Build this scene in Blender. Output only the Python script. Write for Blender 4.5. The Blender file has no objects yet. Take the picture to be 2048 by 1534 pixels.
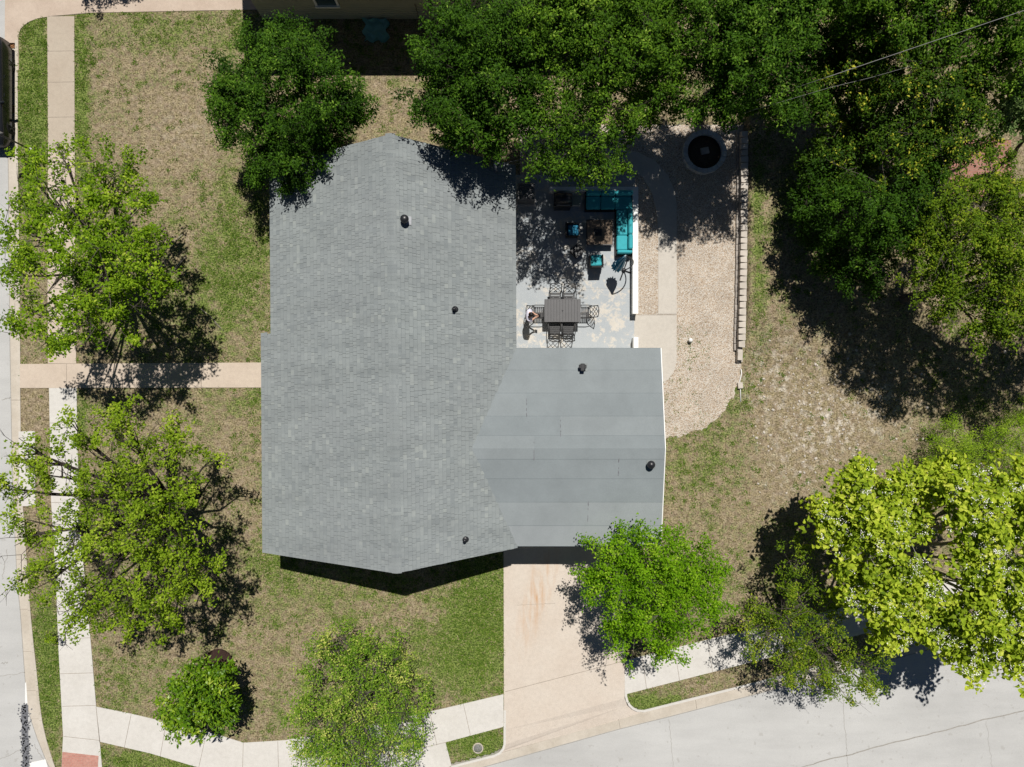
import bpy, math, random
import numpy as np
from mathutils import Vector, Matrix

random.seed(7)
C = bpy.context.scene.collection
R = math.radians

# ------------------------------------------------------------------ camera, sky, sun, exposure
S = 45.0                      # photograph pixels per metre on the ground
H = 1365.0 / S                # camera height
def G(px, py, z=0.0):         # ground-plan position of something seen at (px, py) whose height is z
    k = (1 - z / H) / S
    return ((px - 1024.0) * k, -(py - 767.0) * k, z)
cam = bpy.data.cameras.new('camera'); camo = bpy.data.objects.new('camera', cam); C.objects.link(camo)
camo.location = (0, 0, H); camo.rotation_euler = (0, 0, 0)
cam.sensor_fit = 'HORIZONTAL'; cam.angle = 2 * math.atan(1024 / 1365.0); cam.clip_end = 2000
bpy.context.scene.camera = camo

SUN = Vector((0.085, 0.50, 1.0)).normalized()
elev = math.asin(SUN.z); azim = math.atan2(SUN.x, SUN.y)
w = bpy.data.worlds.new('World'); bpy.context.scene.world = w; w.use_nodes = True
nt = w.node_tree; bg = nt.nodes['Background']
sky = nt.nodes.new('ShaderNodeTexSky'); sky.sky_type = 'NISHITA'; sky.sun_disc = False
sky.altitude = 1500; sky.air_density = .45; sky.dust_density = .3; sky.ozone_density = 1.0
sky.sun_elevation = elev; sky.sun_rotation = azim
nt.links.new(sky.outputs[0], bg.inputs[0]); bg.inputs[1].default_value = 0.05
sl = bpy.data.lights.new('sun', 'SUN'); sl.energy = 5.0; sl.angle = R(0.55); sl.color = (1.0, 0.955, 0.89)
so = bpy.data.objects.new('sun', sl); C.objects.link(so); so.location = (5, 30, 60)
so.rotation_euler = SUN.to_track_quat('Z', 'Y').to_euler()
vs = bpy.context.scene.view_settings
vs.view_transform = 'Standard'; vs.look = 'None'; vs.gamma = 1; vs.exposure = 0.0
bpy.context.scene.cycles.max_bounces = 6
bpy.context.scene.cycles.diffuse_bounces = 3
bpy.context.scene.cycles.transparent_max_bounces = 6

# ------------------------------------------------------------------ materials
class N:
    def __init__(s, name):
        s.m = bpy.data.materials.new(name); s.m.use_nodes = True
        s.t = s.m.node_tree; s.b = s.t.nodes['Principled BSDF']
        s.o = s.t.nodes['Material Output']
        s.tc = None
    def node(s, typ, **kw):
        n = s.t.nodes.new(typ)
        for k, v in kw.items():
            if k.startswith('i_'):
                n.inputs[k[2:].replace('_', ' ')].default_value = v
            else: setattr(n, k, v)
        return n
    def link(s, a, b): s.t.links.new(a, b)
    def co(s):
        if s.tc is None:
            g = s.node('ShaderNodeNewGeometry'); s.tc = g.outputs['Position']; s.geo = g
        return s.tc
    def noise(s, scale, detail=4, rough=.55, vec=None, dist=0):
        n = s.node('ShaderNodeTexNoise'); n.inputs['Scale'].default_value = scale
        n.inputs['Detail'].default_value = detail; n.inputs['Roughness'].default_value = rough
        n.inputs['Distortion'].default_value = dist
        s.link(vec or s.co(), n.inputs['Vector']); return n.outputs['Fac']
    def ramp(s, fac, stops, interp='LINEAR'):
        r = s.node('ShaderNodeValToRGB'); r.color_ramp.interpolation = interp
        e = r.color_ramp.elements
        while len(e) < len(stops): e.new(0.5)
        for el, (p, c) in zip(e, stops):
            el.position = p; el.color = (c if hasattr(c, '__len__') else (c, c, c))[:3] + (1,) if hasattr(c, '__len__') else (c, c, c, 1)
        s.link(fac, r.inputs[0]); return r.outputs[0]
    def mix(s, fac, a, b, typ='MIX'):
        n = s.node('ShaderNodeMix', data_type='RGBA', blend_type=typ)
        for sock, v in ((n.inputs[0], fac), (n.inputs[6], a), (n.inputs[7], b)):
            if isinstance(v, bpy.types.NodeSocket): s.link(v, sock)
            else: sock.default_value = v if isinstance(v, float) else tuple(v) + (1,)
        return n.outputs[2]
    def math(s, op, a, b=None):
        n = s.node('ShaderNodeMath', operation=op)
        for sock, v in ((n.inputs[0], a), (n.inputs[1], b)):
            if v is None: continue
            if isinstance(v, bpy.types.NodeSocket): s.link(v, sock)
            else: sock.default_value = v
        return n.outputs[0]
    def attr(s, name):
        n = s.node('ShaderNodeAttribute', attribute_name=name); return n.outputs['Fac']
    def attrc(s, name):
        n = s.node('ShaderNodeAttribute', attribute_name=name); return n.outputs['Color']
    def bump(s, h, strength=.4, dist=.02):
        n = s.node('ShaderNodeBump'); n.inputs['Strength'].default_value = strength
        n.inputs['Distance'].default_value = dist
        s.link(h, n.inputs['Height']); s.link(n.outputs[0], s.b.inputs['Normal'])
    def done(s, col, rough=.8, spec=.3, metallic=0):
        if isinstance(col, bpy.types.NodeSocket): s.link(col, s.b.inputs['Base Color'])
        else: s.b.inputs['Base Color'].default_value = tuple(col) + (1,)
        s.b.inputs['Roughness'].default_value = rough
        s.b.inputs['Specular IOR Level'].default_value = spec
        s.b.inputs['Metallic'].default_value = metallic
        return s.m

def sc3(c, k): return tuple(min(1, x * k) for x in c)
def plain(name, c, rough=.6, var=.12, scale=6.0, spec=.3, metallic=0, bump=0.0):
    n = N(name)
    f = n.noise(scale, 5)
    col = n.mix(f, sc3(c, 1 - var * 1.6), sc3(c, 1 + var * 1.6))
    if bump: n.bump(n.noise(scale * 6, 4), bump, .01)
    return n.done(col, rough, spec, metallic)

def concrete(name, c, stain, stain_amt=.5, speck=.12, scale=.9):
    n = N(name)
    big = n.ramp(n.noise(scale, 6, .6), [(.35, 0.0), (.7, 1.0)])
    col = n.mix(n.math('MULTIPLY', big, stain_amt), c, stain)
    fine = n.noise(38, 3, .7)
    col = n.mix(1.0, col, n.ramp(fine, [(.25, 1 - speck * 1.6), (.5, 1.0), (.75, 1 + speck * .5)]), 'MULTIPLY')
    mid = n.noise(6, 6, .7)
    col = n.mix(1.0, col, n.ramp(mid, [(.3, .90), (.6, 1.0)]), 'MULTIPLY')
    n.bump(fine, .25, .006)
    return n, col

M = {}
n, c = concrete('pale_concrete', (.62, .60, .565), (.52, .495, .455)); M['walk'] = n.done(c, .85, .2)
n, c = concrete('warm_concrete', (.56, .475, .39), (.47, .385, .31)); M['walk_warm'] = n.done(c, .85, .2)
n, c = concrete('tan_concrete', (.46, .40, .325), (.40, .33, .26)); M['walk_tan'] = n.done(c, .85, .2)
n, c = concrete('kerb_concrete', (.56, .51, .44), (.44, .39, .32), .8); M['kerb'] = n.done(c, .85, .2)
n, c = concrete('path_concrete', (.545, .51, .455), (.48, .44, .385)); M['path'] = n.done(c, .85, .2)

# driveway: pink-beige aggregate with rust streaks running out of the garage
n, c = concrete('driveway_concrete', (.60, .535, .465), (.54, .46, .385), .6, .2, .7)
mp = n.node('ShaderNodeMapping'); n.link(n.co(), mp.inputs[0])
gx, gy, _ = G(1075, 1190)
mp.vector_type = 'TEXTURE'
mp.inputs['Location'].default_value = (gx, gy, 0); mp.inputs['Scale'].default_value = (.75, 3.2, 5)
mp.inputs['Rotation'].default_value = (0, 0, R(-16))
gr = n.node('ShaderNodeTexGradient', gradient_type='SPHERICAL'); n.link(mp.outputs[0], gr.inputs[0])
stk = n.node('ShaderNodeMapping'); n.link(n.co(), stk.inputs[0]); stk.inputs['Scale'].default_value = (3.2, .55, 1); stk.inputs['Rotation'].default_value = (0, 0, R(14))
rn = n.ramp(n.noise(1.6, 5, .6, stk.outputs[0]), [(.42, 0.0), (.72, 1.0)])
c = n.mix(n.math('MULTIPLY', n.math('MULTIPLY', gr.outputs['Fac'], rn), 1.0), c, (.48, .27, .13))
M['drive'] = n.done(c, .85, .2)
n, c = concrete('driveway_tan', (.53, .44, .36), (.44, .35, .28), .8); M['drive_tan'] = n.done(c, .85, .2)

# street: sun-bleached asphalt
n = N('bleached_asphalt')
big = n.noise(.35, 6, .6); fine = n.noise(60, 3, .75)
st = n.node('ShaderNodeMapping'); n.link(n.co(), st.inputs[0]); st.inputs['Scale'].default_value = (.25, 1.3, 1); st.inputs['Rotation'].default_value = (0, 0, R(14))
streak = n.noise(1.5, 5, .6, st.outputs[0])
c = n.mix(big, (.44, .44, .43), (.51, .51, .50))
c = n.mix(1.0, c, n.ramp(fine, [(.2, .72), (.5, 1.0), (.8, 1.1)]), 'MULTIPLY')
c = n.mix(1.0, c, n.ramp(streak, [(.25, .90), (.6, 1.0)]), 'MULTIPLY')
c = n.mix(1.0, c, n.ramp(n.noise(.16, 5, .5), [(.38, .90), (.52, 1.0), (.66, 1.05)]), 'MULTIPLY')
sp = n.ramp(n.noise(4.5, 2, .4), [(.68, 0.0), (.74, 1.0)])
c = n.mix(n.math('MULTIPLY', sp, .45), c, (.33, .32, .30))
n.bump(fine, .35, .008); M['street'] = n.done(c, .9, .2)
M['crack'] = plain('crack_filler', (.30, .285, .26), .9, .25, 9)
M['joint'] = plain('dark_joint', (.27, .23, .19), .95, .25, 7)  # dark tone of the thin strips that mark the concrete joints
M['tar'] = plain('tar_patch', (.155, .16, .175), .8, .45, 14, bump=.3)
M['roadpaint'] = plain('worn_white_paint', (.75, .75, .73), .7, .12, 20)

# lawn and soil: attributes 'green' and 'pale' say where grass grows and where the chalk shows
n = N('lawn_soil')
g = n.attr('green'); p = n.attr('pale')
f1 = n.noise(1.3, 8, .66); f2 = n.noise(6.5, 4, .6); f3 = n.noise(15, 3, .6); f4 = n.noise(3.2, 6, .65)
hi = lambda f, a, b: n.ramp(f, [(a, 0.0), (b, 1.0)])
dry = n.mix(hi(f2, .35, .68), (.195, .145, .092), (.415, .34, .245))
dry = n.mix(hi(f4, .38, .64), dry, n.mix(hi(f3, .4, .6), (.155, .130, .060), (.355, .30, .178)))
grs = n.mix(hi(f3, .38, .62), (.060, .098, .018), (.205, .255, .068))
msk = n.math('ADD', n.math('ADD', n.math('MULTIPLY', f1, .95), n.math('MULTIPLY', f2, .7)), n.math('MULTIPLY', g, .62))
msk = n.ramp(n.math('MULTIPLY', msk, .5), [(.475, 0.0), (.60, 1.0)])
col = n.mix(msk, dry, grs)
chalk = n.math('MULTIPLY', hi(n.noise(2.6, 9, .72), .50, .62), n.math('MULTIPLY', p, .8))
col = n.mix(chalk, col, (.60, .55, .47))
col = n.mix(1.0, col, n.ramp(f3, [(.30, .50), (.46, .95), (.7, 1.18)]), 'MULTIPLY')
col = n.mix(1.0, col, n.ramp(n.noise(4.2, 5, .65), [(.36, .70), (.5, 1.0), (.66, 1.16)]), 'MULTIPLY')
n.bump(n.math('ADD', f3, n.math('MULTIPLY', f2, .8)), .9, .06)
M['lawn'] = n.done(col, .95, .1)

# gravel: pebbles of many colours
n = N('pea_gravel')
v = n.node('ShaderNodeTexVoronoi'); v.inputs['Scale'].default_value = 32; n.link(n.co(), v.inputs['Vector'])
sep = n.node('ShaderNodeSeparateColor'); n.link(v.outputs['Color'], sep.inputs[0])
c = n.ramp(sep.outputs[0], [(0, (.36, .275, .205)), (.2, (.53, .415, .305)), (.45, (.62, .525, .42)), (.75, (.66, .595, .51)), (1, (.74, .705, .645))])
c = n.mix(1.0, c, n.ramp(v.outputs['Distance'], [(.0, 1.05), (.5, .98), (.8, .55)]), 'MULTIPLY')
c = n.mix(1.0, c, n.ramp(n.noise(1.1, 5), [(.3, .88), (.65, 1.06)]), 'MULTIPLY')
inv = n.math('SUBTRACT', 1.0, v.outputs['Distance']); n.bump(inv, .8, .04)
M['gravel'] = n.done(c, .85, .2)

# patio: blue-grey paint flaking off cream concrete
n = N('flaking_patio_paint')
f = n.noise(2.6, 12, .78, dist=.2); f2 = n.noise(.5, 3)
k = n.math('ADD', f, n.math('MULTIPLY', n.math('SUBTRACT', f2, .5), .55))
base = n.mix(n.noise(2.5, 5), (.49, .46, .41), (.59, .56, .505))
paint = n.mix(n.noise(1.0, 5), (.325, .36, .385), (.425, .45, .465))
c = n.mix(n.ramp(k, [(.52, 0.0), (.585, 1.0)]), paint, base)
c = n.mix(1.0, c, n.ramp(n.noise(30, 3, .7), [(.3, .9), (.6, 1.03)]), 'MULTIPLY')
M['patio'] = n.done(c, .75, .3)

def brickpave(name, c1, c2, mo, sx, sy):
    n = N(name)
    b = n.node('ShaderNodeTexBrick'); n.link(n.co(), b.inputs['Vector'])
    b.inputs['Scale'].default_value = 1; b.inputs['Brick Width'].default_value = sx; b.inputs['Row Height'].default_value = sy
    b.inputs['Mortar Size'].default_value = .008; b.inputs['Color1'].default_value = c1 + (1,); b.inputs['Color2'].default_value = c2 + (1,)
    b.inputs['Mortar'].default_value = mo + (1,)
    c = n.mix(1.0, b.outputs['Color'], n.ramp(n.noise(14, 5, .7), [(.3, .8), (.7, 1.12)]), 'MULTIPLY')
    n.bump(b.outputs['Fac'], -.3, .01)
    return n.done(c, .85, .2)
M['redbrick'] = brickpave('red_brick_paving', (.30, .135, .10), (.38, .19, .145), (.27, .20, .165), .21, .105)
M['tactile'] = brickpave('red_ramp_pavers', (.44, .205, .165), (.50, .26, .21), (.42, .27, .22), .20, .10)

# roofing
n = N('grey_shingles')
a = n.attr('tone')
c = n.ramp(a, [(0, (.195, .222, .225)), (.3, (.228, .256, .256)), (.6, (.246, .275, .273)), (.88, (.265, .295, .291)), (1, (.295, .325, .312))])
c = n.mix(n.math('MULTIPLY', n.noise(.22, 4), .5), c, (.225, .235, .25))
gr = n.noise(110, 2, .8)
c = n.mix(1.0, c, n.ramp(gr, [(.25, .75), (.5, 1.0), (.78, 1.22)]), 'MULTIPLY')
wm = n.node('ShaderNodeMapping'); n.link(n.co(), wm.inputs[0]); wm.inputs['Scale'].default_value = (.35, 1.6, 1)
c = n.mix(1.0, c, n.ramp(n.noise(.9, 6, .62, wm.outputs[0]), [(.3, .88), (.6, 1.03)]), 'MULTIPLY')
M['shingle'] = n.done(c, .95, .15)
n = N('rolled_roofing')
a = n.attr('tone')
c = n.ramp(a, [(0, (.192, .222, .235)), (.5, (.252, .280, .290)), (1, (.325, .345, .358))])
c = n.mix(1.0, c, n.ramp(n.noise(80, 3, .85), [(.25, .72), (.5, 1.0), (.78, 1.28)]), 'MULTIPLY')
c = n.mix(1.0, c, n.ramp(n.noise(.7, 7, .65), [(.3, .88), (.65, 1.04)]), 'MULTIPLY')
n.bump(n.noise(80, 3, .85), .2, .004)
M['rolled'] = n.done(c, .95, .15)
M['white'] = plain('white_paint', (.80, .80, .78), .5, .04)
M['siding'] = plain('cream_siding', (.60, .56, .48), .7, .06, 3)
M['neighbour_siding'] = plain('sage_siding', (.40, .39, .29), .75, .12, 2.2)
M['black_metal'] = plain('black_metal', (.018, .019, .022), .38, .2, 9, .5)
M['grey_metal'] = plain('grey_galvanised', (.30, .31, .33), .35, .2, 9, .5, .7)
M['charcoal'] = plain('charcoal_powder_coat', (.115, .118, .125), .42, .08, 5, .5)
M['bronze'] = plain('dark_cast_aluminium', (.018, .018, .020), .42, .2, 12, .5)
M['table_slat'] = plain('grey_slat_metal', (.088, .088, .092), .5, .10, 7, .4)
M['wicker'] = plain('black_wicker', (.022, .020, .020), .6, .4, 40, .3, bump=.5)
M['teal'] = plain('teal_canvas', (.050, .36, .41), .85, .10, 7, .2, bump=.2)
M['tealdeep'] = plain('blue_canvas', (.035, .22, .36), .85, .12, 9, .2)
M['palestripe'] = plain('pale_canvas', (.50, .64, .70), .85, .08, 9, .2)
M['glass'] = plain('dark_glass', (.05, .085, .10), .06, .2, 1, .8)
M['skyglass'] = plain('sky_toned_glass', (.20, .29, .31), .12, .1, 1, .8)  # car windows: pale blue of the reflected sky put into the base colour
M['rubber'] = plain('tyre_rubber', (.016, .016, .017), .85, .3, 20)
M['rim'] = plain('dark_alloy', (.07, .07, .075), .4, .2, 9, .5, .6)
M['carpaint'] = plain('dark_car_paint', (.014, .015, .018), .22, .15, 2, .5)
M['stone'] = plain('grey_block', (.50, .455, .40), .9, .22, 2.6, .15, bump=.5)
M['stone_dark'] = plain('weathered_block', (.33, .30, .27), .9, .3, 3, .15, bump=.5)
M['ring'] = plain('ring_block', (.47, .48, .47), .9, .3, 4, .15, bump=.5)
M['mulch'] = plain('dark_mulch', (.045, .026, .022), .95, .6, 30, .1, bump=1.0)
M['soil'] = plain('dark_soil', (.085, .065, .05), .95, .5, 25, .1, bump=.9)
M['bark'] = plain('grey_bark', (.115, .098, .085), .9, .35, 12, .1, bump=.8)
M['bark_pale'] = plain('pale_bark', (.30, .275, .25), .9, .25, 12, .1, bump=.5)
M['bark_dark'] = plain('dark_bark', (.055, .046, .040), .9, .35, 12, .1, bump=.8)
M['skin'] = plain('skin', (.52, .31, .22), .5, .06, 9)
M['hair'] = plain('black_hair', (.012, .010, .010), .45, .3, 40)
M['shirt'] = plain('pale_lavender_cotton', (.68, .68, .80), .85, .05, 12)
M['denim'] = plain('dark_blue_denim', (.022, .035, .075), .85, .25, 25)
M['phone'] = plain('black_phone', (.012, .012, .014), .15, .1)
M['cable'] = plain('pale_cable', (.22, .22, .21), .5, .1)
M['wood'] = plain('weathered_wood', (.20, .15, .11), .85, .25, 9)
M['twig'] = plain('dry_branch', (.38, .33, .28), .9, .25, 12)
M['litter'] = plain('brown_leaves', (.26, .13, .06), .9, .4, 15)
M['tarp'] = plain('faded_teal_sheet', (.22, .50, .50), .6, .25, 3)
M['castiron'] = plain('grey_cast_iron', (.20, .20, .195), .7, .25, 18, bump=.4)

def leafmat(name, stops, trans=.34, rough=.55, spec=.10):
    n = N(name)
    c = n.ramp(n.attr('tone'), stops)
    n.done(c, rough, spec)
    tr = n.node('ShaderNodeBsdfTranslucent')
    hs = n.node('ShaderNodeHueSaturation'); hs.inputs['Saturation'].default_value = 1.1; hs.inputs['Value'].default_value = 1.35
    n.link(c, hs.inputs['Color']); n.link(hs.outputs[0], tr.inputs[0])
    mx = n.node('ShaderNodeMixShader'); mx.inputs[0].default_value = trans
    n.link(n.b.outputs[0], mx.inputs[1]); n.link(tr.outputs[0], mx.inputs[2]); n.link(mx.outputs[0], n.o.inputs[0])
    return n.m
L = {}
L['spring'] = leafmat('spring_leaves', [(0, (.060, .125, .005)), (.45, (.160, .285, .010)), (.8, (.28, .41, .022)), (1, (.44, .54, .06))])
L['spring2'] = leafmat('young_leaves', [(0, (.075, .140, .006)), (.45, (.195, .305, .014)), (.8, (.32, .44, .032)), (1, (.48, .55, .08))])
L['green'] = leafmat('fresh_green_leaves', [(0, (.060, .150, .004)), (.5, (.145, .31, .006)), (.85, (.24, .42, .014)), (1, (.38, .54, .05))])
L['oak'] = leafmat('deep_green_leaves', [(0, (.014, .040, .003)), (.5, (.038, .098, .006)), (.85, (.085, .185, .012)), (1, (.20, .33, .04))], .24)
L['oak2'] = leafmat('mid_green_leaves', [(0, (.020, .052, .004)), (.5, (.062, .142, .008)), (.85, (.14, .26, .017)), (1, (.30, .43, .055))], .26)
L['fleck'] = leafmat('yellow_flecked_leaves', [(0, (.020, .052, .004)), (.55, (.052, .115, .008)), (.80, (.12, .20, .014)), (.88, (.36, .39, .03)), (1, (.54, .52, .06))], .24)
L['olive'] = leafmat('olive_leaves', [(0, (.040, .080, .005)), (.5, (.125, .215, .010)), (.85, (.26, .34, .022)), (1, (.46, .48, .05))], .28)
L['tipped'] = leafmat('gold_tipped_leaves', [(0, (.055, .13, .008)), (.45, (.145, .285, .018)), (.72, (.28, .40, .05)), (1, (.60, .60, .16))], .28)
L['magnolia'] = leafmat('glossy_leaves', [(0, (.045, .115, .004)), (.5, (.12, .235, .008)), (.85, (.22, .34, .02)), (1, (.40, .48, .06))], .2, .38, .25)
L['catalpa'] = leafmat('lime_leaves', [(0, (.10, .165, .010)), (.4, (.30, .41, .026)), (.8, (.50, .58, .055)), (1, (.64, .67, .12))], .32)
L['lime'] = leafmat('soft_lime_leaves', [(0, (.11, .22, .012)), (.5, (.25, .40, .02)), (1, (.46, .58, .06))], .3)
L['pale'] = leafmat('pale_sage_leaves', [(0, (.10, .17, .045)), (.5, (.17, .26, .08)), (1, (.28, .36, .14))], .25)
M['blossom'] = plain('white_blossom', (.82, .80, .76), .7, .05)
L['grass'] = leafmat('grass_blades', [(0, (.050, .105, .012)), (.35, (.115, .20, .022)), (.6, (.23, .29, .06)), (.78, (.32, .26, .14)), (1, (.48, .40, .26))], .25, .7, .08)

# ------------------------------------------------------------------ object helpers
def tag(o, label=None, cat=None, group=None, kind=None):
    if label: o['label'] = label
    if cat: o['category'] = cat
    if group: o['group'] = group
    if kind: o['kind'] = kind
    return o
def thing(name, label, cat, loc, group=None, rz=0):
    o = bpy.data.objects.new(name, None); C.objects.link(o); o.empty_display_size = .2
    o.location = loc; o.rotation_euler = (0, 0, rz)
    return tag(o, label, cat, group)
def wloc(o):
    v = Vector((0, 0, 0))
    while o is not None: v += o.location; o = o.parent
    return v

class MB:
    def __init__(s): s.v = []; s.f = []; s.mi = []; s.sm = []; s.tone = []
    def add(s, vs, fs, mi=0, smooth=False, tone=.5):
        k = len(s.v); s.v += [tuple(x) for x in vs]
        for f in fs: s.f.append(tuple(i + k for i in f)); s.mi.append(mi); s.sm.append(smooth); s.tone.append(tone)
        return s
    def box(s, c, d, rz=0, mi=0, rot=None, bev=0.0, tone=.5):
        hx, hy, hz = d[0] / 2, d[1] / 2, d[2] / 2
        if bev > 0:
            b = min(bev, hx * .9, hy * .9, hz * .9)
            pts = []
            for (z, i) in ((-hz, b), (-hz + b, 0), (hz - b, 0), (hz, b)):
                x, y = hx - i, hy - i
                e = b if i == 0 else b * .4
                for (sx, sy) in ((1, 1), (-1, 1), (-1, -1), (1, -1)):
                    p1 = (sx * x, sy * (y - e), z); p2 = (sx * (x - e), sy * y, z)
                    pts += [p1, p2] if sx * sy > 0 else [p2, p1]
            fs = []
            for r in range(3):
                for i in range(8):
                    j = (i + 1) % 8; fs.append((r * 8 + i, r * 8 + j, r * 8 + 8 + j, r * 8 + 8 + i))
            fs.append(tuple(range(24, 32))); fs.append(tuple(range(7, -1, -1)))
        else:
            pts = [(sx * hx, sy * hy, sz * hz) for sz in (-1, 1) for (sx, sy) in ((-1, -1), (1, -1), (1, 1), (-1, 1))]
            fs = [(0, 1, 5, 4), (1, 2, 6, 5), (2, 3, 7, 6), (3, 0, 4, 7), (4, 5, 6, 7), (3, 2, 1, 0)]
        m = rot if rot is not None else Matrix.Rotation(rz, 3, 'Z')
        c = Vector(c)
        return s.add([m @ Vector(p) + c for p in pts], fs, mi, False, tone)
    def tube(s, pts, r, n=6, mi=0, cap=True, smooth=True, tone=.5):
        pts = [Vector(p) for p in pts]
        rs = r if hasattr(r, '__len__') else [r] * len(pts)
        V = []; F = []
        ref = Vector((0.31, .17, .93))
        for i, p in enumerate(pts):
            t = (pts[min(i + 1, len(pts) - 1)] - pts[max(i - 1, 0)])
            if t.length < 1e-9: t = Vector((0, 0, 1))
            t.normalize()
            a = t.cross(ref)
            if a.length < .05: a = t.cross(Vector((1, 0, 0)))
            a.normalize(); b = t.cross(a)
            for k in range(n):
                an = 2 * math.pi * k / n
                V.append(p + (a * math.cos(an) + b * math.sin(an)) * rs[i])
        for i in range(len(pts) - 1):
            for k in range(n):
                k2 = (k + 1) % n
                F.append((i * n + k, i * n + k2, (i + 1) * n + k2, (i + 1) * n + k))
        if cap: F.append(tuple(range(n - 1, -1, -1))); F.append(tuple((len(pts) - 1) * n + k for k in range(n)))
        return s.add(V, F, mi, smooth, tone)
    def lathe(s, c, prof, n=20, mi=0, axis=(0, 0, 1), smooth=True):
        q = Vector((0, 0, 1)).rotation_difference(Vector(axis)); c = Vector(c)
        V = []; F = []
        for (r, z) in prof:
            for k in range(n):
                a = 2 * math.pi * k / n
                V.append(c + q @ Vector((r * math.cos(a), r * math.sin(a), z)))
        for i in range(len(prof) - 1):
            for k in range(n):
                k2 = (k + 1) % n; F.append((i * n + k, i * n + k2, (i + 1) * n + k2, (i + 1) * n + k))
        F.append(tuple(range(n - 1, -1, -1))); F.append(tuple((len(prof) - 1) * n + k for k in range(n)))
        return s.add(V, F, mi, smooth)
    def prism(s, poly, z0, z1, mi=0, side_mi=None, tone=.5):
        # poly: [(x,y)] or [(x,y,dz)], z0 / z1 heights of bottom and top (dz is added to both)
        n = len(poly)
        a = sum(poly[i][0] * poly[(i + 1) % n][1] - poly[(i + 1) % n][0] * poly[i][1] for i in range(n))
        if a < 0: poly = poly[::-1]
        dz = [p[2] if len(p) > 2 else 0 for p in poly]
        V = [(p[0], p[1], z0 + d) for p, d in zip(poly, dz)] + [(p[0], p[1], z1 + d) for p, d in zip(poly, dz)]
        s.add(V, [tuple(range(n, 2 * n))], mi, False, tone)
        s.add(V, [tuple(range(n - 1, -1, -1))] + [(i, (i + 1) % n, n + (i + 1) % n, n + i) for i in range(n)], mi if side_mi is None else side_mi, False, tone)
        return s
    def strip(s, pts, wd, z, mi=0):   # thin flat mark along a polyline
        for (a, b) in zip(pts[:-1], pts[1:]):
            a = Vector((a[0], a[1])); b = Vector((b[0], b[1])); d = (b - a)
            if d.length < 1e-6: continue
            d.normalize(); nrm = Vector((-d.y, d.x)) * wd / 2
            s.add([(a.x - nrm.x, a.y - nrm.y, z), (b.x - nrm.x, b.y - nrm.y, z), (b.x + nrm.x, b.y + nrm.y, z), (a.x + nrm.x, a.y + nrm.y, z)], [(0, 1, 2, 3)], mi)
        return s
    def build(s, name, mats, parent=None, local=False):
        me = bpy.data.meshes.new(name)
        off = Vector((0, 0, 0)) if (parent is None or local) else wloc(parent)
        me.from_pydata([(x - off.x, y - off.y, z - off.z) for (x, y, z) in s.v], [], s.f)
        for m in (mats if isinstance(mats, (list, tuple)) else [mats]): me.materials.append(m)
        me.polygons.foreach_set('material_index', s.mi); me.polygons.foreach_set('use_smooth', s.sm)
        at = me.attributes.new('tone', 'FLOAT', 'FACE'); at.data.foreach_set('value', s.tone)
        me.update()
        o = bpy.data.objects.new(name, me); C.objects.link(o)
        if parent is not None: o.parent = parent
        return o

def np_mesh(name, V, F, mat, parent=None, tone=None, flat=False):
    """V (n,3) float, F (m,k) int: every face has k corners."""
    V = np.asarray(V, np.float64); F = np.asarray(F, np.int32)
    if parent is not None: V = V - np.array(wloc(parent))
    me = bpy.data.meshes.new(name)
    m, k = F.shape
    me.vertices.add(len(V)); me.vertices.foreach_set('co', V.astype(np.float32).ravel())
    me.loops.add(m * k); me.loops.foreach_set('vertex_index', F.ravel())
    me.polygons.add(m); me.polygons.foreach_set('loop_start', np.arange(0, m * k, k, dtype=np.int32))
    me.update(calc_edges=True)
    me.materials.append(mat)
    if flat: me.shade_flat()
    if tone is not None:
        at = me.attributes.new('tone', 'FLOAT', 'FACE'); at.data.foreach_set('value', np.asarray(tone, np.float32))
    o = bpy.data.objects.new(name, me); C.objects.link(o)
    if parent is not None: o.parent = parent
    return o

def dup(root, loc, rz, label=None, group=None):
    r = root.copy(); C.objects.link(r); r.location = loc; r.rotation_euler = (0, 0, rz)
    if label: r['label'] = label
    if group: r['group'] = group
    for ch in list(root.children):
        c = ch.copy(); C.objects.link(c); c.parent = r
        for gc in list(ch.children):
            d = gc.copy(); C.objects.link(d); d.parent = c
    return r

def inpoly(px, py, poly):
    x = np.asarray(px, float); y = np.asarray(py, float); ins = np.zeros(x.shape, bool)
    n = len(poly); j = n - 1
    for i in range(n):
        xi, yi = poly[i]; xj, yj = poly[j]
        c = ((yi > y) != (yj > y)) & (x < (xj - xi) * (y - yi) / ((yj - yi) if yj != yi else 1e-9) + xi)
        ins ^= c; j = i
    return ins

# ------------------------------------------------------------------ plan of the plot (photograph pixels, ground level)
ASPH_W = [(10, -400), (10, 150), (12, 300), (14, 500), (16, 700), (19, 862), (22, 990), (30, 1160), (37, 1230), (45, 1345), (50, 1413), (59, 1445), (70, 1478), (88, 1523), (110, 1570), (140, 1630)]
CURB_W = [(36, 58), (36, 300), (40, 560), (41, 727), (41, 776), (42, 862), (46, 1010), (50, 1060), (55, 1140), (64, 1257), (74, 1345), (83, 1435), (98, 1500), (124, 1570), (150, 1600)]
ASPH_S = [(800, 1580), (974, 1534), (1238, 1460), (1339, 1435), (1447, 1407), (1540, 1383), (2048, 1252), (2600, 1110)]
CURB_S = [(1285, 1426), (1400, 1396), (1540, 1361), (2048, 1230), (2600, 1088)]
POLY_STREET_W = [(-900, -400)] + ASPH_W + [(140, 2400), (-900, 2400)]
POLY_STREET_S = ASPH_S + [(2600, 2400), (100, 2400), (140, 1630), (500, 1640)]
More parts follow.
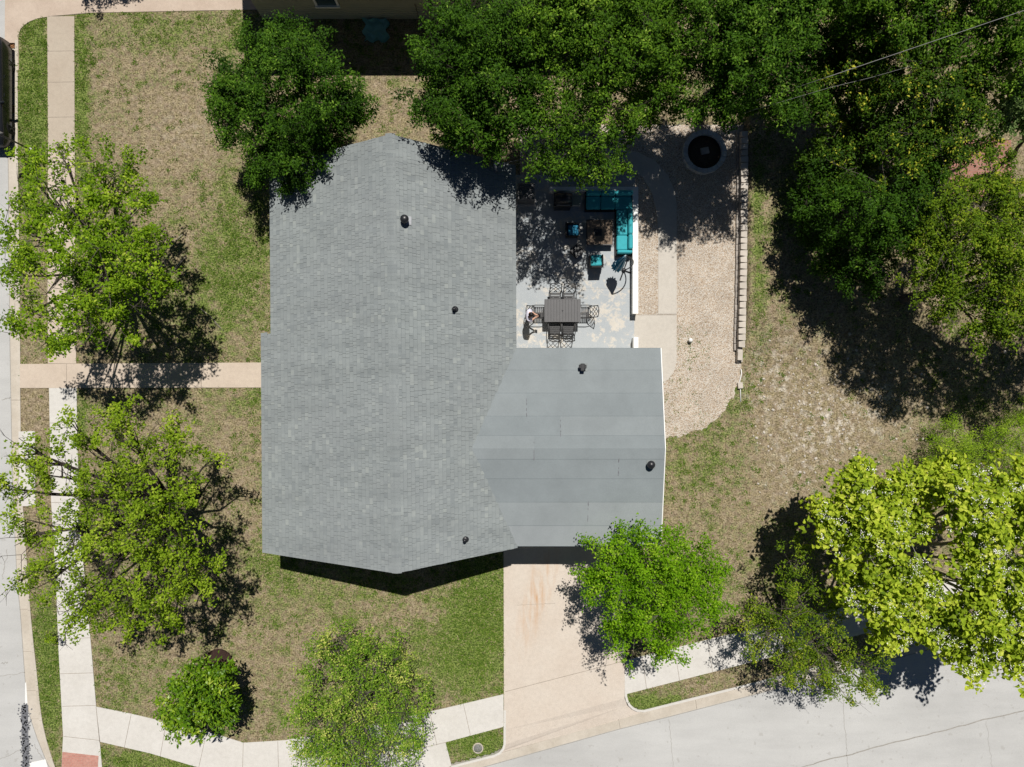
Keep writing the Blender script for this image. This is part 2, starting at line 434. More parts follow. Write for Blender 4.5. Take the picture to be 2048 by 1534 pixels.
WALK_W = [(95, 33), (149, 28), (150, 300), (153, 727), (155, 860), (160, 1050), (174, 1195), (183, 1293), (193, 1413), (200, 1480), (207, 1560), (120, 1580), (124, 1534), (127, 1470), (118, 1300), (112, 1150), (103, 1000), (99, 780), (97, 725), (96, 600), (97, 300)]
WALK_S = [(193, 1413), (263, 1427), (330, 1443), (420, 1464), (487, 1485), (571, 1480), (700, 1457), (885, 1417), (1007, 1388), (1007, 1453), (891, 1484), (903, 1530), (880, 1545), (760, 1575), (640, 1560), (520, 1563), (396, 1534), (301, 1506), (201, 1483)]
WALK_E = [(1251, 1320), (1423, 1277), (1600, 1235), (2048, 1125), (2600, 990), (2600, 1040), (2048, 1186), (1482, 1329), (1251, 1388)]
FRONT = [(41, 728), (521, 725), (560, 725), (560, 775), (521, 775), (41, 776)]
DRIVE = [(1007, 1060), (1252, 1060), (1250, 1330), (1249, 1396), (1255, 1412), (1266, 1422), (1290, 1428), (1300, 1442), (1238, 1458), (974, 1530), (880, 1556), (890, 1535), (985, 1512), (1001, 1502), (1008, 1488)]
DRIVE_NW = [(12, -200), (524, -200), (524, 19), (172, 26), (95, 33), (75, 36), (55, 44), (43, 53), (37, 64), (34, 86), (10, 86)]
PATIO = [(985, 350), (1270, 350), (1268, 700), (985, 700)]
PADSE = [(1268, 629), (1353, 629), (1353, 722), (1347, 744), (1335, 760), (1318, 770), (1268, 772)]
PATHP = [(1180, 300), (1240, 300), (1275, 304), (1310, 322), (1335, 350), (1350, 385), (1353, 410), (1353, 628), (1316, 628), (1316, 460), (1312, 420), (1303, 385), (1285, 355), (1262, 340), (1240, 336), (1180, 336)]
rr = random.Random(3)
_ge = [(1482, 735), (1476, 770), (1468, 795), (1452, 815), (1440, 836), (1422, 846), (1404, 858), (1380, 866), (1352, 872), (1328, 877)]
_gl = []
for _a, _b in zip(_ge[:-1], _ge[1:]):
    for _i in range(6): _gl.append((_a[0] + (_b[0] - _a[0]) * _i / 6 + rr.gauss(0, 2.2), _a[1] + (_b[1] - _a[1]) * _i / 6 + rr.gauss(0, 2.2)))
GRAVEL = [(1040, 250), (1487, 250), (1484, 500)] + _gl + [(1328, 877), (1270, 880), (1270, 375), (1040, 375)]
PAD_W = [(38, 863), (70, 862), (71, 935), (72, 1012), (46, 1012), (38, 1005)]
BRICKS = [(1870, 285), (2010, 285), (2012, 395), (1866, 400)]
HOUSE = [(560, 345), (1015, 345), (1015, 700), (1300, 715), (1300, 1075), (560, 1085)]
HARD = [POLY_STREET_W, POLY_STREET_S, WALK_W, WALK_S, WALK_E, FRONT, DRIVE, DRIVE_NW, PATIO, PADSE, PATHP, PAD_W, BRICKS, HOUSE]
LOW = [POLY_STREET_W, POLY_STREET_S]

def P(poly, z=None):
    return [G(x, y)[:2] for (x, y) in poly]
def offset_line(line, d):   # shift a pixel polyline sideways (left of travel is positive)
    out = []
    for i, p in enumerate(line):
        a = Vector(line[max(i - 1, 0)]); b = Vector(line[min(i + 1, len(line) - 1)]); t = (b - a).normalized()
        out.append((p[0] + t.y * d, p[1] - t.x * d))
    return out

# ground sheet: one grid, fine under the picture and coarse out to the horizon
def ground():
    fx = np.arange(-24.5, 24.51, .08); fy = np.arange(-18.5, 18.51, .08)
    outer = np.array([28, 34, 45, 70, 120, 250, 500, 900.0])
    xs = np.concatenate([-outer[::-1], fx, outer]); ys = np.concatenate([-outer[::-1], fy, outer])
    X, Y = np.meshgrid(xs, ys)
    px = X * S + 1024; py = 767 - Y * S
    rng = np.random.default_rng(5)
    Z = np.zeros_like(X)
    low = np.zeros(X.shape, bool)
    wl = [(-9e4, -9e4), (33, -9e4)] + [(x - 3, y) for x, y in CURB_W] + [(150, 9e4), (-9e4, 9e4)]
    sl = [(760, 1600), (902, 1529), (986, 1508), (1003, 1499), (1009.5, 1488), (1009.5, 1456), (1250.5, 1392), (1253, 1402), (1258, 1410), (1266, 1417), (1276, 1421), (1288, 1422)] + [(p[0], p[1] - 2.2) for p in CURB_S[1:]] + [(9e4, 1000), (9e4, 9e4), (100, 9e4), (140, 1630), (500, 1640)]
    low |= inpoly(px, py, wl) | inpoly(px, py, sl)
    Z[low] = -.24
    # the yard east of the block wall lies higher than the gravel
    up = np.clip((px - 1489) / 6, 0, 1) * np.clip((735 - py) / 110, 0, 1) * (px < 2600)
    Z += .34 * up * np.clip((py + 600) / 600, 0, 1)
    n = lambda a, b, c: np.sin(X * a + c) * np.cos(Y * b - c)
    Z += np.where(low, 0, .005 * (n(.9, 1.1, .3) + n(2.3, 1.9, 2)))
    def blob(cx, cy, rx, ry, v): return v * np.exp(-(((px - cx) / rx) ** 2 + ((py - cy) / ry) ** 2))
    g = .22 + blob(66, 190, 35, 190, .75) + blob(160, 190, 18, 190, .55) + blob(330, 60, 160, 40, .25) + blob(480, 480, 70, 160, .30) + blob(400, 600, 120, 110, .22)
    g += blob(100, 1330, 34, 160, .6) + blob(165, 830, 14, 70, .4) + blob(960, 1240, 60, 130, .75) + blob(870, 1320, 90, 70, .35) + blob(640, 1180, 160, 60, .22)
    g += blob(960, 1490, 70, 40, .6) + blob(1300, 1408, 70, 22, .65) + blob(1510, 480, 11, 170, .40) + blob(1600, 420, 50, 90, .35) + blob(1400, 930, 90, 60, .30) + blob(1490, 860, 40, 120, .22) + blob(1420, 850, 50, 30, .25) + blob(1380, 690, 30, 60, .3) + blob(1465, 770, 20, 50, .3)
    g += blob(540, 1120, 50, 40, .3) + blob(300, 1530, 120, 40, .5) + blob(500, 800, 60, 30, .3) + blob(250, 1380, 70, 60, .2) + blob(510, 100, 60, 80, .25) + blob(700, 1420, 200, 60, .15)
    g -= blob(360, 260, 90, 70, .25) + blob(68, 820, 30, 45, .5) + blob(1560, 880, 160, 130, .25) + blob(1700, 780, 150, 100, .2) + blob(80, 1010, 30, 130, .1) + blob(780, 230, 70, 50, .1)
    p = blob(1545, 760, 60, 60, .9) + blob(1620, 860, 90, 60, .8) + blob(1760, 800, 90, 60, .8) + blob(1690, 850, 80, 50, .7) + blob(1590, 950, 90, 60, .5) + blob(1360, 250, 70, 40, .3) + blob(1640, 700, 120, 70, .35) + blob(360, 260, 70, 50, .3)
    ny, nx = X.shape
    V = np.stack([X, Y, Z], -1).reshape(-1, 3)
    idx = np.arange(nx * ny).reshape(ny, nx)
    F = np.stack([idx[:-1, :-1], idx[:-1, 1:], idx[1:, 1:], idx[1:, :-1]], -1).reshape(-1, 4)
    o = np_mesh('ground', V, F, M['lawn']); tag(o, kind='structure')
    for nm, a in (('green', g), ('pale', p)):
        at = o.data.attributes.new(nm, 'FLOAT', 'POINT'); at.data.foreach_set('value', a.astype(np.float32).ravel())
    return xs, ys, g, Z
GX, GY, GG, GZ = ground()
def gsample(arr, x, y):
    i = np.clip(np.searchsorted(GX, x) - 1, 0, len(GX) - 2); j = np.clip(np.searchsorted(GY, y) - 1, 0, len(GY) - 2)
    return arr[j, i]

def struct(name, mb, mats): return tag(mb.build(name, mats), kind='structure')
def wob(a, b, n, amp, seed):
    r = random.Random(seed); out = []
    a = Vector(a); b = Vector(b); d = b - a; nr = Vector((-d.y, d.x)).normalized()
    o = 0
    for i in range(n + 1):
        o = o * .6 + r.uniform(-amp, amp)
        q = a + d * i / n + nr * o; out.append(G(q.x, q.y)[:2])
    return out

ZR = -.11
mb = MB(); mb.prism(P(POLY_STREET_W), ZR - .08, ZR)
for i, (a, b) in enumerate([((-60, 1365), (46, 1345)), ((0, 800), (18, 795)), ((0, 1160), (12, 1100)), ((-40, 1540), (60, 1490)), ((0, 1330), (12, 1326)), ((66, 1490), (86, 1530))]):
    mb.strip(wob(a, b, 22, 1.6, i), .018, ZR + .004, 1)
mb.strip([G(x + .5, y)[:2] for x, y in ASPH_W], .03, ZR + .004, 1)
struct('west_street', mb, [M['street'], M['crack']])
mb = MB(); mb.prism(P(POLY_STREET_S), ZR - .08, ZR)
for i, (a, b, wd) in enumerate([((1339, 1440), (1352, 1580), .014), ((1688, 1400), (1700, 1560), .016), ((1630, 1530), (2060, 1420), .05), ((1630, 1530), (1200, 1640), .04), ((1975, 1445), (1990, 1560), .012)]):
    mb.strip(wob(a, b, 34, 1.3, 40 + i), wd, ZR + .004, 1)
mb.strip([G(x, y + 1)[:2] for x, y in ASPH_S], .03, ZR + .004, 1)
struct('south_street', mb, [M['street'], M['crack']])
# tar strip and worn paint at the corner
mb = MB(); tp = wob((47, 1412), (48, 1600), 30, 1.0, 5)
mb.strip(tp, .30, ZR + .008, 0)
r_ = random.Random(9)
for q in tp:
    for k in range(14):
        mb.box((q[0] + r_.gauss(0, .12), q[1] + r_.uniform(-.12, .12), ZR + .008), (.07, .05, .006), r_.uniform(0, 3))
struct('road_tar_strip', mb, M['tar'])
mb = MB(); mb.prism(P([(47, 1368), (49, 1366), (52, 1412), (47, 1413)]), ZR + .002, ZR + .009); mb.prism(P([(56, 1528), (88, 1521), (92, 1536), (60, 1560)]), ZR + .002, ZR + .009)
struct('road_marking', mb, M['roadpaint'])

# gutters and kerbs
def band(mb, la, lb, za, zb, thick, mi=0):
    V = []; n = len(la)
    for (a, b) in zip(la, lb):
        A = G(*a)[:2]; B = G(*b)[:2]
        V += [(A[0], A[1], za), (B[0], B[1], zb), (A[0], A[1], za - thick), (B[0], B[1], zb - thick)]
    F = []
    for i in range(n - 1):
        k = i * 4; F += [(k, k + 4, k + 5, k + 1), (k + 2, k + 3, k + 7, k + 6), (k, k + 2, k + 6, k + 4), (k + 1, k + 5, k + 7, k + 3)]
    F += [(0, 1, 3, 2), (4 * n - 4, 4 * n - 2, 4 * n - 1, 4 * n - 3)]
    mb.add(V, F, mi)
def lerp_line(line, n):
    d = [0]
    for a, b in zip(line[:-1], line[1:]): d.append(d[-1] + math.hypot(b[0] - a[0], b[1] - a[1]))
    out = []
    for i in range(n):
        t = d[-1] * i / (n - 1)
        for k in range(len(line) - 1):
            if t <= d[k + 1] + 1e-6:
                u = (t - d[k]) / max(1e-6, d[k + 1] - d[k]); out.append((line[k][0] + (line[k + 1][0] - line[k][0]) * u, line[k][1] + (line[k + 1][1] - line[k][1]) * u)); break
    return out
def xat(line, y):
    for a, b in zip(line[:-1], line[1:]):
        if a[1] <= y <= b[1]: return a[0] + (b[0] - a[0]) * (y - a[1]) / max(1e-6, b[1] - a[1])
    return line[-1][0]
ysW = [80, 150, 220, 300, 400, 500, 600, 727, 776, 862, 940, 1010, 1060, 1110, 1160, 1230, 1290, 1345, 1413, 1445, 1478, 1523, 1568]
mb = MB()
ga = [(xat(ASPH_W, y), y) for y in ysW]; gb = [(xat(CURB_W, y) - 6.5, y) for y in ysW]; gc = [(xat(CURB_W, y) - 5.5, y) for y in ysW]; gd = [(xat(CURB_W, y), y) for y in ysW]
band(mb, ga, gb, ZR + .004, ZR - .006, .12); band(mb, gb, gc, ZR - .006, .018, .2); band(mb, gc, gd, .018, .022, .2)
for y in (163, 233, 310, 420, 530, 640, 800, 1120, 1220, 1305, 1383, 1440):
    mb.strip([G(xat(ASPH_W, y), y)[:2], G(xat(CURB_W, y) - 7, y)[:2]], .014, ZR + .008, 1); mb.strip([G(xat(CURB_W, y) - 5, y)[:2], G(xat(CURB_W, y), y)[:2]], .014, .027, 1)
struct('west_kerb', mb, [M['kerb'], M['joint']])
mb = MB(); mb.prism(P(PAD_W), -.16, .028); struct('kerb_pad', mb, M['walk'])
# kerb return at the north-west drive and along the south verge
def kerbline(name, line, wd=5.0, z=.035, mat='kerb', side=1):
    m = MB(); l2 = offset_line(line, -wd * side)
    band(m, line, l2, z, z, .26); return struct(name, m, M[mat])
kerbline('verge_kerb', [(1249, 1338), (1249.5, 1392), (1252, 1402), (1257, 1411), (1264, 1418), (1274, 1423), (1288, 1424)] + CURB_S[1:], 4.5, .03, 'walk', -1)
kerbline('drive_kerb', [(1007.5, 1420), (1007, 1488), (1004, 1497), (998, 1504), (988, 1509), (902, 1531)], 4.5, .03, 'walk', -1)
kerbline('corner_kerb', [(38, 140), (37, 75), (40, 62), (48, 51), (60, 43), (76, 37), (95, 34)], 4.0, .02, 'drive_tan', -1)
mb = MB()
ssx = [880, 974, 1100, 1238, 1300, 1339, 1447, 1540, 1700, 1850, 2048, 2300, 2600]
def yat(line, x):
    for a, b in zip(line[:-1], line[1:]):
        if a[0] <= x <= b[0]: return a[1] + (b[1] - a[1]) * (x - a[0]) / (b[0] - a[0])
    return line[-1][1]
ga = [(x, yat(ASPH_S, x)) for x in ssx]; gb = [(x, yat(ASPH_S, x) - (18 if x < 1290 else 23)) for x in ssx]
band(mb, ga, gb, ZR + .006, ZR + .018, .12)
for x in (1241, 1395, 1560, 1720): mb.strip([G(x, yat(ASPH_S, x))[:2], G(x - 3, yat(ASPH_S, x) - 19)[:2]], .014, ZR + .022, 1)
struct('south_gutter', mb, [M['kerb'], M['joint']])

# walks, drives, paths
def slab(name, poly, mat, z=.03, joints=(), jw=.018, zt=.14):
    m = MB(); m.prism(P(poly), z - zt, z)
    for a, b in joints: m.strip([G(*a)[:2], G(*b)[:2]], jw, z + .003, 1)
    return struct(name, m, [mat, M['joint']])
jw = [((96, y), (151, y - 1)) for y in (103, 165, 235)] + [((x0, y), (x1, y - 2)) for y, x0, x1 in ((375, 97, 151), (455, 97, 151), (540, 97, 152), (640, 97, 153), (846, 99, 155), (925, 101, 157), (1005, 103, 159), (1090, 108, 163), (1170, 113, 171), (1277, 117, 182), (1347, 121, 188), (1412, 125, 193))] + [((128, 1472), (200, 1480)), ((193, 1413), (200, 1484))]
def clip_walk(y0, y1):
    yl = [y for y in (33, 150, 306, 450, 600, 727, 776, 860, 1000, 1050, 1150, 1195, 1293, 1300, 1413, 1470, 1480, 1534, 1580) if y0 <= y <= y1]
    le = [(95, 33), (97, 300), (96, 600), (97, 725), (99, 780), (103, 1000), (112, 1150), (118, 1300), (127, 1470), (124, 1534), (120, 1580)]
    re = [(149, 28), (150, 300), (153, 727), (155, 860), (160, 1050), (174, 1195), (183, 1293), (193, 1413), (200, 1480), (207, 1560), (209, 1580)]
    return [(xat(le, y), y) for y in yl] + [(xat(re, y), y) for y in reversed(yl)]
slab('north_sidewalk', clip_walk(33, 306), M['walk_tan'], .022, [j for j in jw if j[0][1] < 306])
slab('middle_sidewalk', clip_walk(306, 727), M['walk_warm'], .03, [j for j in jw if 306 < j[0][1] < 727])
slab('west_sidewalk', clip_walk(776, 1580), M['walk'], .03, [j for j in jw if j[0][1] > 776])
slab('front_walk', FRONT, M['walk_warm'], .034, [((134, 728), (134, 776)), ((180, 728), (180, 776)), ((275, 727), (275, 776)), ((405, 726), (403, 776))])
slab('south_sidewalk', WALK_S, M['walk'], .026, [((263, 1428), (249, 1496)), ((333, 1444), (321, 1512)), ((414, 1463), (398, 1534)), ((487, 1485), (485, 1563)), ((556, 1482), (558, 1561)), ((640, 1468), (655, 1560)), ((860, 1423), (874, 1490)), ((927, 1408), (941, 1470)), ((891, 1484), (838, 1497))])
slab('east_sidewalk', WALK_E, M['walk'], .026, [((1284, 1312), (1293, 1378)), ((1349, 1296), (1359, 1362)), ((1415, 1280), (1425, 1344)), ((1481, 1264), (1492, 1327)), ((1547, 1248), (1560, 1309)), ((1612, 1231), (1626, 1291))])
m = MB()
def drz(q):  # the apron falls to the gutter
    y = q[1] - (1250 - q[0]) * .27
    return -.115 * min(1, max(0, (y - 1392) / 52))
pts = [(1007, 1060), (1252, 1060), (1250, 1330), (1250, 1340)]
m.prism([G(*q)[:2] for q in [(1007, 1060), (1252, 1060), (1250, 1322), (1008, 1384)]], -.14, .026)
low = [(1008, 1384), (1250, 1322), (1249, 1396), (1008, 1460)]
m.prism([G(*q)[:2] for q in low], -.16, .024)
ap = [(1008, 1460), (1249, 1396), (1255, 1412), (1266, 1422), (1296, 1428), (1300, 1427), (1236, 1443.5), (974, 1515), (880, 1542), (985, 1512), (1001, 1502), (1007, 1490)]
zz = [.024, .024, -.05, -.085, -.1, -.1, -.1, -.1, -.1, -.09, -.05, 0]
m.prism([G(*q)[:2] + (d,) for q, d in zip(ap, zz)], -.1, 0)
m.strip([G(1010, 1383)[:2], G(1130, 1352)[:2], G(1250, 1321)[:2]], .02, .030, 1)
m.strip(wob((1035, 1210), (1110, 1206), 16, .8, 77), .010, .030, 1)
struct('driveway', m, [M['drive'], M['joint']])
m = MB(); m.prism(P(DRIVE_NW), -.15, .018); m.strip([G(172, -60)[:2], G(172, 26)[:2]], .02, .022, 1); m.strip([G(97, 33)[:2], G(172, 27)[:2]], .018, .022, 1)
struct('neighbour_driveway', m, [M['drive_tan'], M['joint']])
slab('patio_slab', PATIO, M['patio'], .04, [((1090, 577), (1262, 577))], .005)
slab('garden_slab', PADSE, M['path'], .032, [((1270, 630), (1353, 630))], .02)
slab('garden_path', PATHP, M['path'], .042, [], .02)
m = MB(); m.prism(P(GRAVEL), -.05, .018); struct('gravel', m, M['gravel'])
m = MB(); m.prism(P(BRICKS), .2, .375); struct('brick_paving', m, M['redbrick'])
m = MB(); m.prism(P([(126, 1503), (198, 1511), (196, 1545), (124, 1540)]), -.02, .036); struct('ramp_pavers', m, M['tactile'])
m = MB()
for k in range(700):
    a = random.uniform(0, 6.3); q = 28 * math.sqrt(random.random()); x, y, _ = G(437 + q * math.cos(a), 1327 + q * math.sin(a))
    m.box((x, y, .03 + .03 * random.random() * (1 - q / 32)), (.10, .045, .03), random.uniform(0, 3))
m.lathe(G(437, 1327)[:2] + (0,), [(.66, 0), (.6, .03), (.35, .055), (.02, .065)], 24)
tag(m.build('mulch_ring', M['mulch']), kind='stuff')

# ------------------------------------------------------------------ grass
def grass():
    rng = np.random.default_rng(11)
    ncl = 27000; per = 26
    cx = rng.uniform(-20, 2068, ncl); cy = rng.uniform(-20, 1554, ncl)
    gc_ = gsample(GG, (cx - 1024) / S, -(cy - 767) / S)
    patch = .5 + .5 * np.sin(cx * .021 + 2 * np.sin(cy * .013)) * np.sin(cy * .024 + 2.2 * np.sin(cx * .011))
    ok = rng.random(ncl) < np.clip(gc_ * (.15 + 1.5 * patch), .05, 1)
    cx, cy, gc_ = cx[ok], cy[ok], gc_[ok]
    rad = rng.uniform(2.0, 7.0, len(cx)) * (.7 + .6 * gc_)
    ii = np.repeat(np.arange(len(cx)), per)
    n1 = len(ii); n2 = 120000; n = n1 + n2
    px = np.concatenate([cx[ii] + rng.normal(size=n1) * rad[ii], rng.uniform(-20, 2068, n2)]); py = np.concatenate([cy[ii] + rng.normal(size=n1) * rad[ii], rng.uniform(-20, 1554, n2)])
    clump = np.arange(n) < n1
    x = (px - 1024) / S; y = -(py - 767) / S
    g = gsample(GG, x, y)
    # clumping
    cl = .5 + .5 * np.sin(x * 3.1 + 1.3 * np.sin(y * 2.3)) * np.sin(y * 3.7 + 1.7 * np.sin(x * 1.9))
    cl2 = .5 + .5 * np.sin(x * 9.1 + 2 * np.sin(y * 7.3)) * np.sin(y * 8.7 + 2 * np.sin(x * 6.9))
    dens = np.clip(g * (.35 + .9 * cl) * (.5 + cl2), .06, 1)
    keep = clump | (rng.random(n) < dens)
    for poly in HARD: keep &= ~inpoly(px, py, poly)
    ing = inpoly(px, py, GRAVEL)
    keep &= ~ing | (clump & (rng.random(n) < .55) & ((py > 640) & (px < 1420) | (py > 770) & (rng.random(n) < (py - 740) / 110)))
    # verges overhang the walks a little; bare soil under the west tree's strip
    px, py, x, y, g, clump = px[keep], py[keep], x[keep], y[keep], g[keep], clump[keep]
    z = gsample(GZ, x, y)
    m = len(x)
    ang = rng.uniform(0, 2 * np.pi, m); ln = rng.uniform(.05, .13, m) * (.75 + .5 * np.clip(g, 0, 1)); wd = rng.uniform(.010, .024, m)
    d = np.stack([np.cos(ang), np.sin(ang)], -1); s = np.stack([-d[:, 1], d[:, 0]], -1)
    b = np.stack([x, y], -1)
    V = np.zeros((m, 3, 3))
    V[:, 0, :2] = b - s * wd[:, None]; V[:, 1, :2] = b + s * wd[:, None]; V[:, 2, :2] = b + d * ln[:, None] * .85
    V[:, 0, 2] = z; V[:, 1, 2] = z; V[:, 2, 2] = z + ln * rng.uniform(.25, .8, m)
    F = np.arange(m * 3).reshape(m, 3)
    gr = np.clip(g * .85 + .15 * rng.normal(size=m) + .28 * cl[keep] - .1, 0, 1)
    isg = rng.random(m) < np.where(clump, .90, np.clip(gr + .05, .08, .9))
    tone = np.where(isg, rng.uniform(0, .58, m), rng.uniform(.6, 1, m))
    o = np_mesh('lawn_grass', V.reshape(-1, 3), F, L['grass'], None, tone); tag(o, kind='stuff')
grass()

# ------------------------------------------------------------------ the house
ZE_W, ZE_E, ZRD = 2.82, 3.07, 4.50
def v3(px, py, z): return Vector(G(px, py, z))
RN, RS = v3(780, 268, ZRD), v3(793, 1147, ZRD)
WN, WS = v3(519.5, 338, ZE_W), v3(525, 1105, ZE_W)
EN, ES = v3(1031, 331, ZE_E), v3(1035, 1096, ZE_E)
CUTX, CUTY = v3(541, 668, 2.93).x, v3(541, 668, 2.93).y
GZ0, GPITCH = 3.07, .138
GYN, GYS = v3(1100, 696, GZ0).y, v3(1100, 1092, GZ0).y
GYR = (GYN + GYS) / 2
GXE = v3(1321, 696, GZ0).x; GXR = v3(1330, 895, GZ0 + .55).x
def gz(y): return GZ0 + GPITCH * (min(GYN - y, y - GYS))
def mainz(x, y):   # height of the shingled roof over a plan point
    t = (y - RS.y) / (RN.y - RS.y)
    xr = RS.x + (RN.x - RS.x) * t
    if x > xr:
        xe = ES.x + (EN.x - ES.x) * t; return ZRD - (ZRD - ZE_E) * (x - xr) / (xe - xr)
    xw = WS.x + (WN.x - WS.x) * t; return ZRD - (ZRD - ZE_W) * (xr - x) / (xr - xw)

house = thing('house', 'grey shingled gable house with a low felt-roofed wing, in the middle of the plot', 'house', G(780, 720))
def shingle_plane(V, F, T, E0, E1, R0, R1, seed, cut=False):
    rng = np.random.default_rng(seed)
    L_ = ((R0 - E0).length + (R1 - E1).length) / 2
    nrm = (E1 - E0).cross(R0 - E0).normalized()
    if nrm.z < 0: nrm = -nrm
    nc = int(L_ / .152)
    pt = lambda u, v: (E0.lerp(E1, u)).lerp(R0.lerp(R1, u), v)
    for c in range(nc):
        v0 = c / nc; v1 = (c + 1) / nc
        ln = (pt(1, v0) - pt(0, v0)).length
        u = 0.0; prev = .5
        while u < 1:
            w_ = float(rng.choice([.10, .15, .19, .24, .33], p=[.26, .32, .25, .12, .05])) / ln
            u2 = min(1.0, u + w_)
            a, b, c_, d = pt(u, v0), pt(u2, v0), pt(u2, v1), pt(u, v1)
            m = (a + c_) / 2
            if not (cut and m.x < CUTX and m.y > CUTY):
                t = .5 + .17 * rng.normal() + .35 * (rng.random() < .12) - .33 * (rng.random() < .16)
                th = .015 if rng.random() < .5 else .009
                k = len(V)
                if rng.random() < .65: b = b + (a - b).normalized() * .008; c_ = c_ + (d - c_).normalized() * .008
                bd, bc = d + (a - d).normalized() * .024 + nrm * .0035, c_ + (b - c_).normalized() * .024 + nrm * .0035
                V += [bd, bc, c_ + nrm * .0035, d + nrm * .0035]; F.append([k, k + 1, k + 2, k + 3]); T.append(t - .50)
                k = len(V)
                V += [a + nrm * th, b + nrm * th, c_ + nrm * .001, d + nrm * .001, a - nrm * .01, b - nrm * .01, c_ - nrm * .008, d - nrm * .008]
                for f in ((0, 1, 2, 3), (4, 5, 1, 0), (5, 6, 2, 1), (7, 4, 0, 3)):
                    F.append([k + i for i in f]); T.append(t)
            u = u2
V, F, T = [], [], []
shingle_plane(V, F, T, WS, WN, RS, RN, 1, True)
shingle_plane(V, F, T, EN, ES, RN, RS, 2)
n_ = int((RN - RS).length / .145); rng = np.random.default_rng(4)
for i in range(n_):    # ridge caps, laid one over the next
    a = RS.lerp(RN, i / n_); b = RS.lerp(RN, (i + 1.25) / n_)
    tt = .40 + .20 * rng.normal()
    sl_w, sl_e = (ZRD - ZE_W) / (RS.x - WS.x), (ZRD - ZE_E) / (ES.x - RS.x)
    for sx, sl in ((-.19, sl_w), (.19, sl_e)):
        k = len(V)
        V += [a + Vector((0, 0, .012)), a + Vector((sx, 0, .012 - abs(sx) * sl)), b + Vector((sx, 0, .0065 - abs(sx) * sl)), b + Vector((0, 0, .0065)), a + Vector((sx, 0, .0 - abs(sx) * sl)), b + Vector((sx, 0, -abs(sx) * sl)), a]
        F.append([k, k + 1, k + 2, k + 3] if sx > 0 else [k + 3, k + 2, k + 1, k]); T.append(tt)
        F.append([k + 1, k + 4, k + 5, k + 2]); T.append(tt); F.append([k, k + 6, k + 4, k + 1]); T.append(tt)
V = [tuple(x) for x in V]
roof = np_mesh('roof', V, F, M['shingle'], house, T, True)
# boards under the shingles
mb = MB()
dn = Vector((0, 0, -.03)); dk = Vector((0, 0, -.17))
def deck(mb, *q):
    mb.add([p + dn for p in q] + [p + dk for p in q], [tuple(range(len(q))), tuple(range(2 * len(q) - 1, len(q) - 1, -1))] + [(i, len(q) + i, len(q) + (i + 1) % len(q), (i + 1) % len(q)) for i in range(len(q))])
tc = (CUTY - WS.y) / (WN.y - WS.y)
WC = WS.lerp(WN, tc); RC = RS.lerp(RN, tc)
kx = (CUTX - WC.x) / (RC.x - WC.x)
CN = WN.lerp(RN, kx); CC = WC.lerp(RC, kx)
ins = .015
deck(mb, WS, RS, RC, WC); deck(mb, CC, RC, RN, CN); deck(mb, RS, ES, EN, RN)
mb.build('fascia', M['shingle'], house)

# low wing: courses of rolled roofing
def gy_at(py):
    y = -(py - 767) / S * .89
    for _ in range(6): y = -(py - 767) / S * (1 - gz(y) / H)
    return y
mb = MB()
rows = [(692, 740, [(None, .42)]), (740, 786, [(None, .38)]), (786, 832, [(1053, .40), (None, .30)]), (832, 871, [(1121, .26), (None, .44)]), (871, 918, [(1068, .40), (None, .30)]), (918, 957, [(1237, .28), (None, .24)]), (957, 1004, [(None, .26)]), (1004, 1051, [(1176, .52), (None, .58)]), (1051, 1096, [(None, .66)])]
for ri, (pa, pb, segs) in enumerate(rows):
    ya, yb = gy_at(pa), gy_at(pb)
    if ri == 0: ya = GYN
    if ri == len(rows) - 1: yb = GYS
    xs0 = None
    for (px, tone) in segs:
        ym = (ya + yb) / 2
        x1 = (px - 1024) / S * (1 - gz(ym) / H) if px else None
        ys = [ya, yb] if not (ya > GYR > yb) else [ya, GYR, yb]
        for y0, y1 in zip(ys[:-1], ys[1:]):
            def west(y): return .14 - (gz(y) - 3.07) / .302 - .35
            def east(y): return GXE + (GXR - GXE) * min(1, (gz(y) - GZ0) / .55)
            a0 = xs0 if xs0 is not None else None
            xa0, xa1 = (west(y0), west(y1)) if a0 is None else (a0, a0)
            xb0, xb1 = (east(y0), east(y1)) if x1 is None else (x1, x1)
            north = (y0 + y1) / 2 > GYR
            lo, hi = (.010, .004) if north else (.004, .010)   # each course laps the one below it
            mb.add([(xa0, y0, gz(y0) + lo), (xa1, y1, gz(y1) + hi), (xb1, y1, gz(y1) + hi), (xb0, y0, gz(y0) + lo)], [(0, 1, 2, 3)], 0, False, tone)
            ye = y0 if north else y1
            mb.add([(xa0 if north else xa1, ye, gz(ye) + .010), (xb0 if north else xb1, ye, gz(ye) + .010), (xb0 if north else xb1, ye, gz(ye) - .02), (xa0 if north else xa1, ye, gz(ye) - .02)], [(0, 1, 2, 3)], 0, False, tone)
            mb.strip([(xa0 if north else xa1, ye), ((xa0 if north else xa1) + .001, ye)], .001, gz(ye))
            # lap line
            zl = gz(ye) + .0125
            mb.add([(xa0 if north else xa1, ye - .010, zl - .0013), (xb0 if north else xb1, ye - .010, zl - .0013), (xb0 if north else xb1, ye + .006, zl), (xa0 if north else xa1, ye + .006, zl)], [(0, 1, 2, 3)], 0, False, .02)
        if x1 is not None:    # tar dabs at the end laps
            yy = yb if ri < 5 else ya
            for k in range(9):
                f = random.random() ** 2 * .8; y = yb + (ya - yb) * f if ri < 5 else ya + (yb - ya) * f
                mb.box((x1 + random.uniform(-.008, .012), y, gz(y) + .014), (.022, random.uniform(.04, .13), .006), 0, 1)
        xs0 = x1
wing = mb.build('felt_roof', [M['rolled'], M['tar']], house)
mb = MB()
gN, gS, gR = Vector((GXE, GYN, gz(GYN))), Vector((GXE, GYS, gz(GYS))), Vector((GXR, GYR, gz(GYR)))
